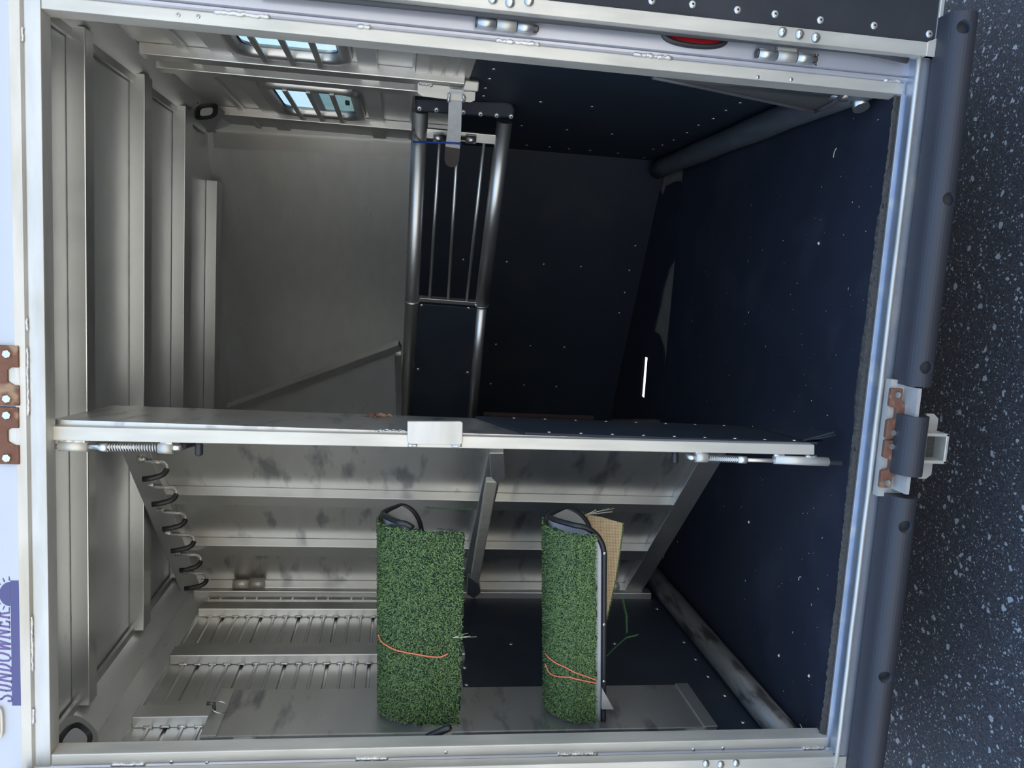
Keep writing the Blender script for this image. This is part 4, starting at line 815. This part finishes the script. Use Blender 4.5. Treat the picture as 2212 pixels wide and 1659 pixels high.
# turf covers -------------------------------------------------------
def turf(name, zr, x0, x1, hn, hf, wn, wf, label, zdrop, tilt):
    tf = thing(name, (x0, YR, zr), label, 'turf cover', 'turf covers on the saddle rack'); nx, nj = 44, 26
    def S_(fx, f, j_=0):
        """fx along the arm 0 (post) .. 1 (tip); f in -1..1 near flank bottom .. ridge .. far flank bottom"""
        x = x0 + (x1 - x0) * fx; w = wn if f < 0 else wf; h = hn if f < 0 else hf; af = abs(f); h = h * (1 + zdrop(fx) if f < 0 else 1)
        y = YR + (-1 if f < 0 else 1) * w * min(1, math.sqrt(af) * 1.25); z = zr + .010 + tilt * (x - x1) - h * af ** 1.35
        return V((x, y, z))
    bm = nb(); vv = []
    for i in range(nx + 1):
        row = []
        for j in range(nj + 1):
            f = -1 + 2 * j / nj; p = S_(i / nx, f)
            if i in (0, nx): p.x += random.uniform(-.006, .006)
            if j in (0, nj): p.z += random.uniform(-.006, .004)
            row.append(bm.verts.new(p))
        vv.append(row)
    for i in range(nx):
        for j in range(nj): bm.faces.new((vv[i][j], vv[i][j + 1], vv[i + 1][j + 1], vv[i + 1][j])).smooth = True
    o = obj('turf_backing', bm, [TURFB, BUR], tf); md = o.modifiers.new('s', 'SOLIDIFY'); md.thickness = .004; md.offset = -1
    md.material_offset = 1; md.material_offset_rim = 0
    # pile: thousands of short bent blades
    vs, fs = [], []; N = 30000
    for k in range(N):
        fx, f = random.random(), random.uniform(-1, 1) if k % 4 else random.uniform(-1, 0)
        fx = round(fx * 120) / 120 + random.uniform(-.0025, .0025); fx = min(max(fx, 0), 1)
        p = S_(fx, f); e1 = S_(min(fx + .01, 1.01), f) - S_(fx, f); e2 = S_(fx, min(f + .02, 1.0) if f < .97 else 1.0) - S_(fx, min(f, .98) if f < .97 else .97)
        if f < 0 and f + .02 > 0: e2 = V((0, 1, 0))
        n_ = e1.cross(e2); n_ = n_.normalized() if n_.length > 1e-9 else V((0, 0, 1))
        if n_.z < 0 and abs(n_.z) > .3: n_ = -n_
        if (f < -.05 and n_.y > 0) or (f > .05 and n_.y < 0): n_ = -n_
        a = random.uniform(0, 6.28); t1 = e1.normalized(); t2 = n_.cross(t1); dr = t1 * math.cos(a) + t2 * math.sin(a); L = random.uniform(.004, .009); w_ = dr.cross(n_) * random.uniform(.0007, .0014)
        m_ = p + n_ * L * .65 + dr * L * .3; e_ = p + n_ * L * .8 + dr * L * 1.1
        b0 = len(vs); vs += [p - w_, p + w_, m_ + w_, m_ - w_, e_]; fs += [(b0, b0 + 1, b0 + 2, b0 + 3), (b0 + 3, b0 + 2, b0 + 4)]
    pl = obj('turf_pile', (vs, fs), TURFP, tf); pl['kind'] = 'stuff'
    return tf, S_
t1_, S1 = turf('turf_cover', 1.300, Xp + .012, -.350, .235, .030, .112, .05, 'green artificial turf wrapped over the upper saddle rack arm, twine round it', lambda fx: .04 * fx, .04)
t2_, S2 = turf('turf_cover', .806, Xp + .012, -.352, .137, .16, .108, .112, 'green artificial turf on the lower rack arm, burlap back showing', lambda fx: .02 * (1 - fx) - .02, .07)
def loop(S_, pts, lab, nm='twine'):
    bm = nb(); P_ = []; dense = []
    for k_ in range(len(pts) - 1):
        p0_, p1_, p2_, p3_ = pts[max(k_ - 1, 0)], pts[k_], pts[k_ + 1], pts[min(k_ + 2, len(pts) - 1)]
        for j_ in range(5):
            u = j_ / 5; dense.append(tuple(.5 * (2 * p1_[i] + (p2_[i] - p0_[i]) * u + (2 * p0_[i] - 5 * p1_[i] + 4 * p2_[i] - p3_[i]) * u * u + (3 * p1_[i] - p0_[i] - 3 * p2_[i] + p3_[i]) * u ** 3) for i in (0, 1)))
    dense.append(pts[-1])
    for (fx, f) in dense:
        p = S_(fx, f); P_.append(p + V((0, -.008 if f < -.1 else 0, .006 if f > -.4 else .001)))
    tube(bm, P_, .0022, 7); tag(obj(nm, bm, ORN), lab, 'twine', 'orange twine ties')
def solve_fx(S_, ix, iy):
    best = None
    for i in range(121):
        for j in range(61):
            fx, f = i / 120, -1 + j / 60; p = S_(fx, f) - CAM; k = p.dot(cF); x = 1106 - FPX * p.dot(cU) / k; y = 829.5 - FPX * p.dot(cR) / k; d = (x - ix) ** 2 + (y - iy) ** 2
            if best is None or d < best[0]: best = (d, fx, f)
    return best[1:]
loop(S1, [solve_fx(S1, *q) for q in ((822, 1370), (828, 1381), (850, 1397), (875, 1406), (905, 1413), (935, 1417), (955, 1415), (970, 1409))], 'orange twine tied round the upper turf cover')
loop(S2, [solve_fx(S2, *q) for q in ((1182, 1411), (1200, 1426), (1230, 1443), (1260, 1456), (1295, 1466))], 'orange twine running diagonally across the lower turf cover')
loop(S2, [solve_fx(S2, *q) for q in ((1182, 1434), (1190, 1450), (1205, 1458), (1235, 1463), (1270, 1470), (1297, 1472))], 'lower strand of orange twine round the lower turf cover')
# hanging burlap backed flap of the lower cover
bm = nb(); Yq = .415
fl_ = [(1258, 1110), (1300, 1118), (1345, 1131), (1340, 1180), (1330, 1250), (1314, 1320), (1302, 1368), (1285, 1368), (1262, 1250)]
prism(bm, [PY(x, y, Yq) for x, y in fl_], (0, .004, 0)); fo = obj('burlap_flap', bm, BUR, t2_); fo['label'] = 'tan burlap underside of the turf'
vs, fs = [], []
for k in range(1500):
    i = random.choice((2, 3, 4, 5)); a, c = fl_[i], fl_[i + 1]; f = random.random(); p = PY(a[0] + (c[0] - a[0]) * f, a[1] + (c[1] - a[1]) * f, Yq + random.uniform(.002, .008)); d_ = V((random.uniform(-.2, 1), random.uniform(-.3, 1), random.uniform(-1.2, .3))).normalized() * random.uniform(.004, .009); w_ = V((.001, 0, .001))
    b0 = len(vs); vs += [p - w_, p + w_, p + d_]; fs += [(b0, b0 + 1, b0 + 2)]
pl = obj('flap_pile', (vs, fs), TURFP, t2_); pl['kind'] = 'stuff'
def yarn(pts, r, m, par, nm='loose_yarn', amp=.0035, n=90):
    P_ = [V(p) for p in pts]; out = []
    for k in range(n + 1):
        f = k / n * (len(P_) - 1); i = min(int(f), len(P_) - 2); p = P_[i].lerp(P_[i + 1], f - i); out.append(p + V((amp * math.sin(k * 1.9), 0, amp * math.cos(k * 1.9 + .6))))
    bm = nb(); tube(bm, out, r, 5); obj(nm, bm, m, par)
YRN = mk('green_yarn', (.05, .15, .04), .8)
Yy = lambda q, y_: PY(q[0], q[1], y_)
yarn([Yy((920, 1097), .38), Yy((965, 1100), .38), Yy((1020, 1101), .38)], .0009, YRN, t1_)
yarn([Yy((945, 1143), .20), Yy((975, 1146), .20), Yy((1008, 1143), .20)], .0008, DARKM, t1_)
yarn([Yy((1343, 1288), .40), Yy((1353, 1330), .40), Yy((1354, 1368), .40)], .0009, YRN, t2_)
yarn([Yy((1378, 1372), .38), Yy((1352, 1378), .36), Yy((1325, 1402), .30), Yy((1303, 1425), .21)], .0009, YRN, t2_)
for k, q in enumerate(((1002, 1372, .19), (1275, 1108, .40), (1300, 1104, .40))):
    tp_, base_, nm_, lb_ = (t1_, (978, 1378), 'dry_grass', 0) if k == 0 else (t2_, (1266, 1112), 'dry_grass', 0)
    bm = nb(); a = Yy(base_, q[2] - .01)
    for j in range(4):
        c = Yy((q[0] + 14 + random.uniform(-10, 14), q[1] + random.uniform(-8, 8)), q[2]); tube(bm, [a, a.lerp(c, .5) + V((0, 0, .004 * random.uniform(-1, 1))), c], .0008, 4)
    obj('dry_grass', bm, STRAW, tp_)
# fallen leaves
for (q, lab) in (((1003, 1297), 'reddish dry leaf stuck beside the upper turf cover'),):
    p = PX(q[0], q[1], -.985); bm = nb(); prism(bm, [p + V((0, .012 * math.cos(a), .007 * math.sin(a))) for a in [2 * math.pi * k / 10 for k in range(10)]], (.002, 0, 0)); tag(obj('dry_leaf', bm, LEAF), lab, 'leaf')
for k, (x, y) in enumerate(((1455, 1162), (1433, 1203), (1413, 1232))):
    p = PZ(x, y, .017); bm = nb(); prism(bm, [p + V((.013 * math.cos(a), .009 * math.sin(a), .002 * math.sin(a * 2))) for a in [2 * math.pi * j / 10 for j in range(10)]], (0, 0, .001))
    tag(obj('dry_leaf', bm, mk('brown_leaf', (.16, .10, .06), .8)), ['brown leaf under the swing wall, nearest the edge post', 'brown leaf under the swing wall, middle one', 'brown leaf under the swing wall, nearest the left wall'][k], 'leaf', 'leaves under the swing wall')
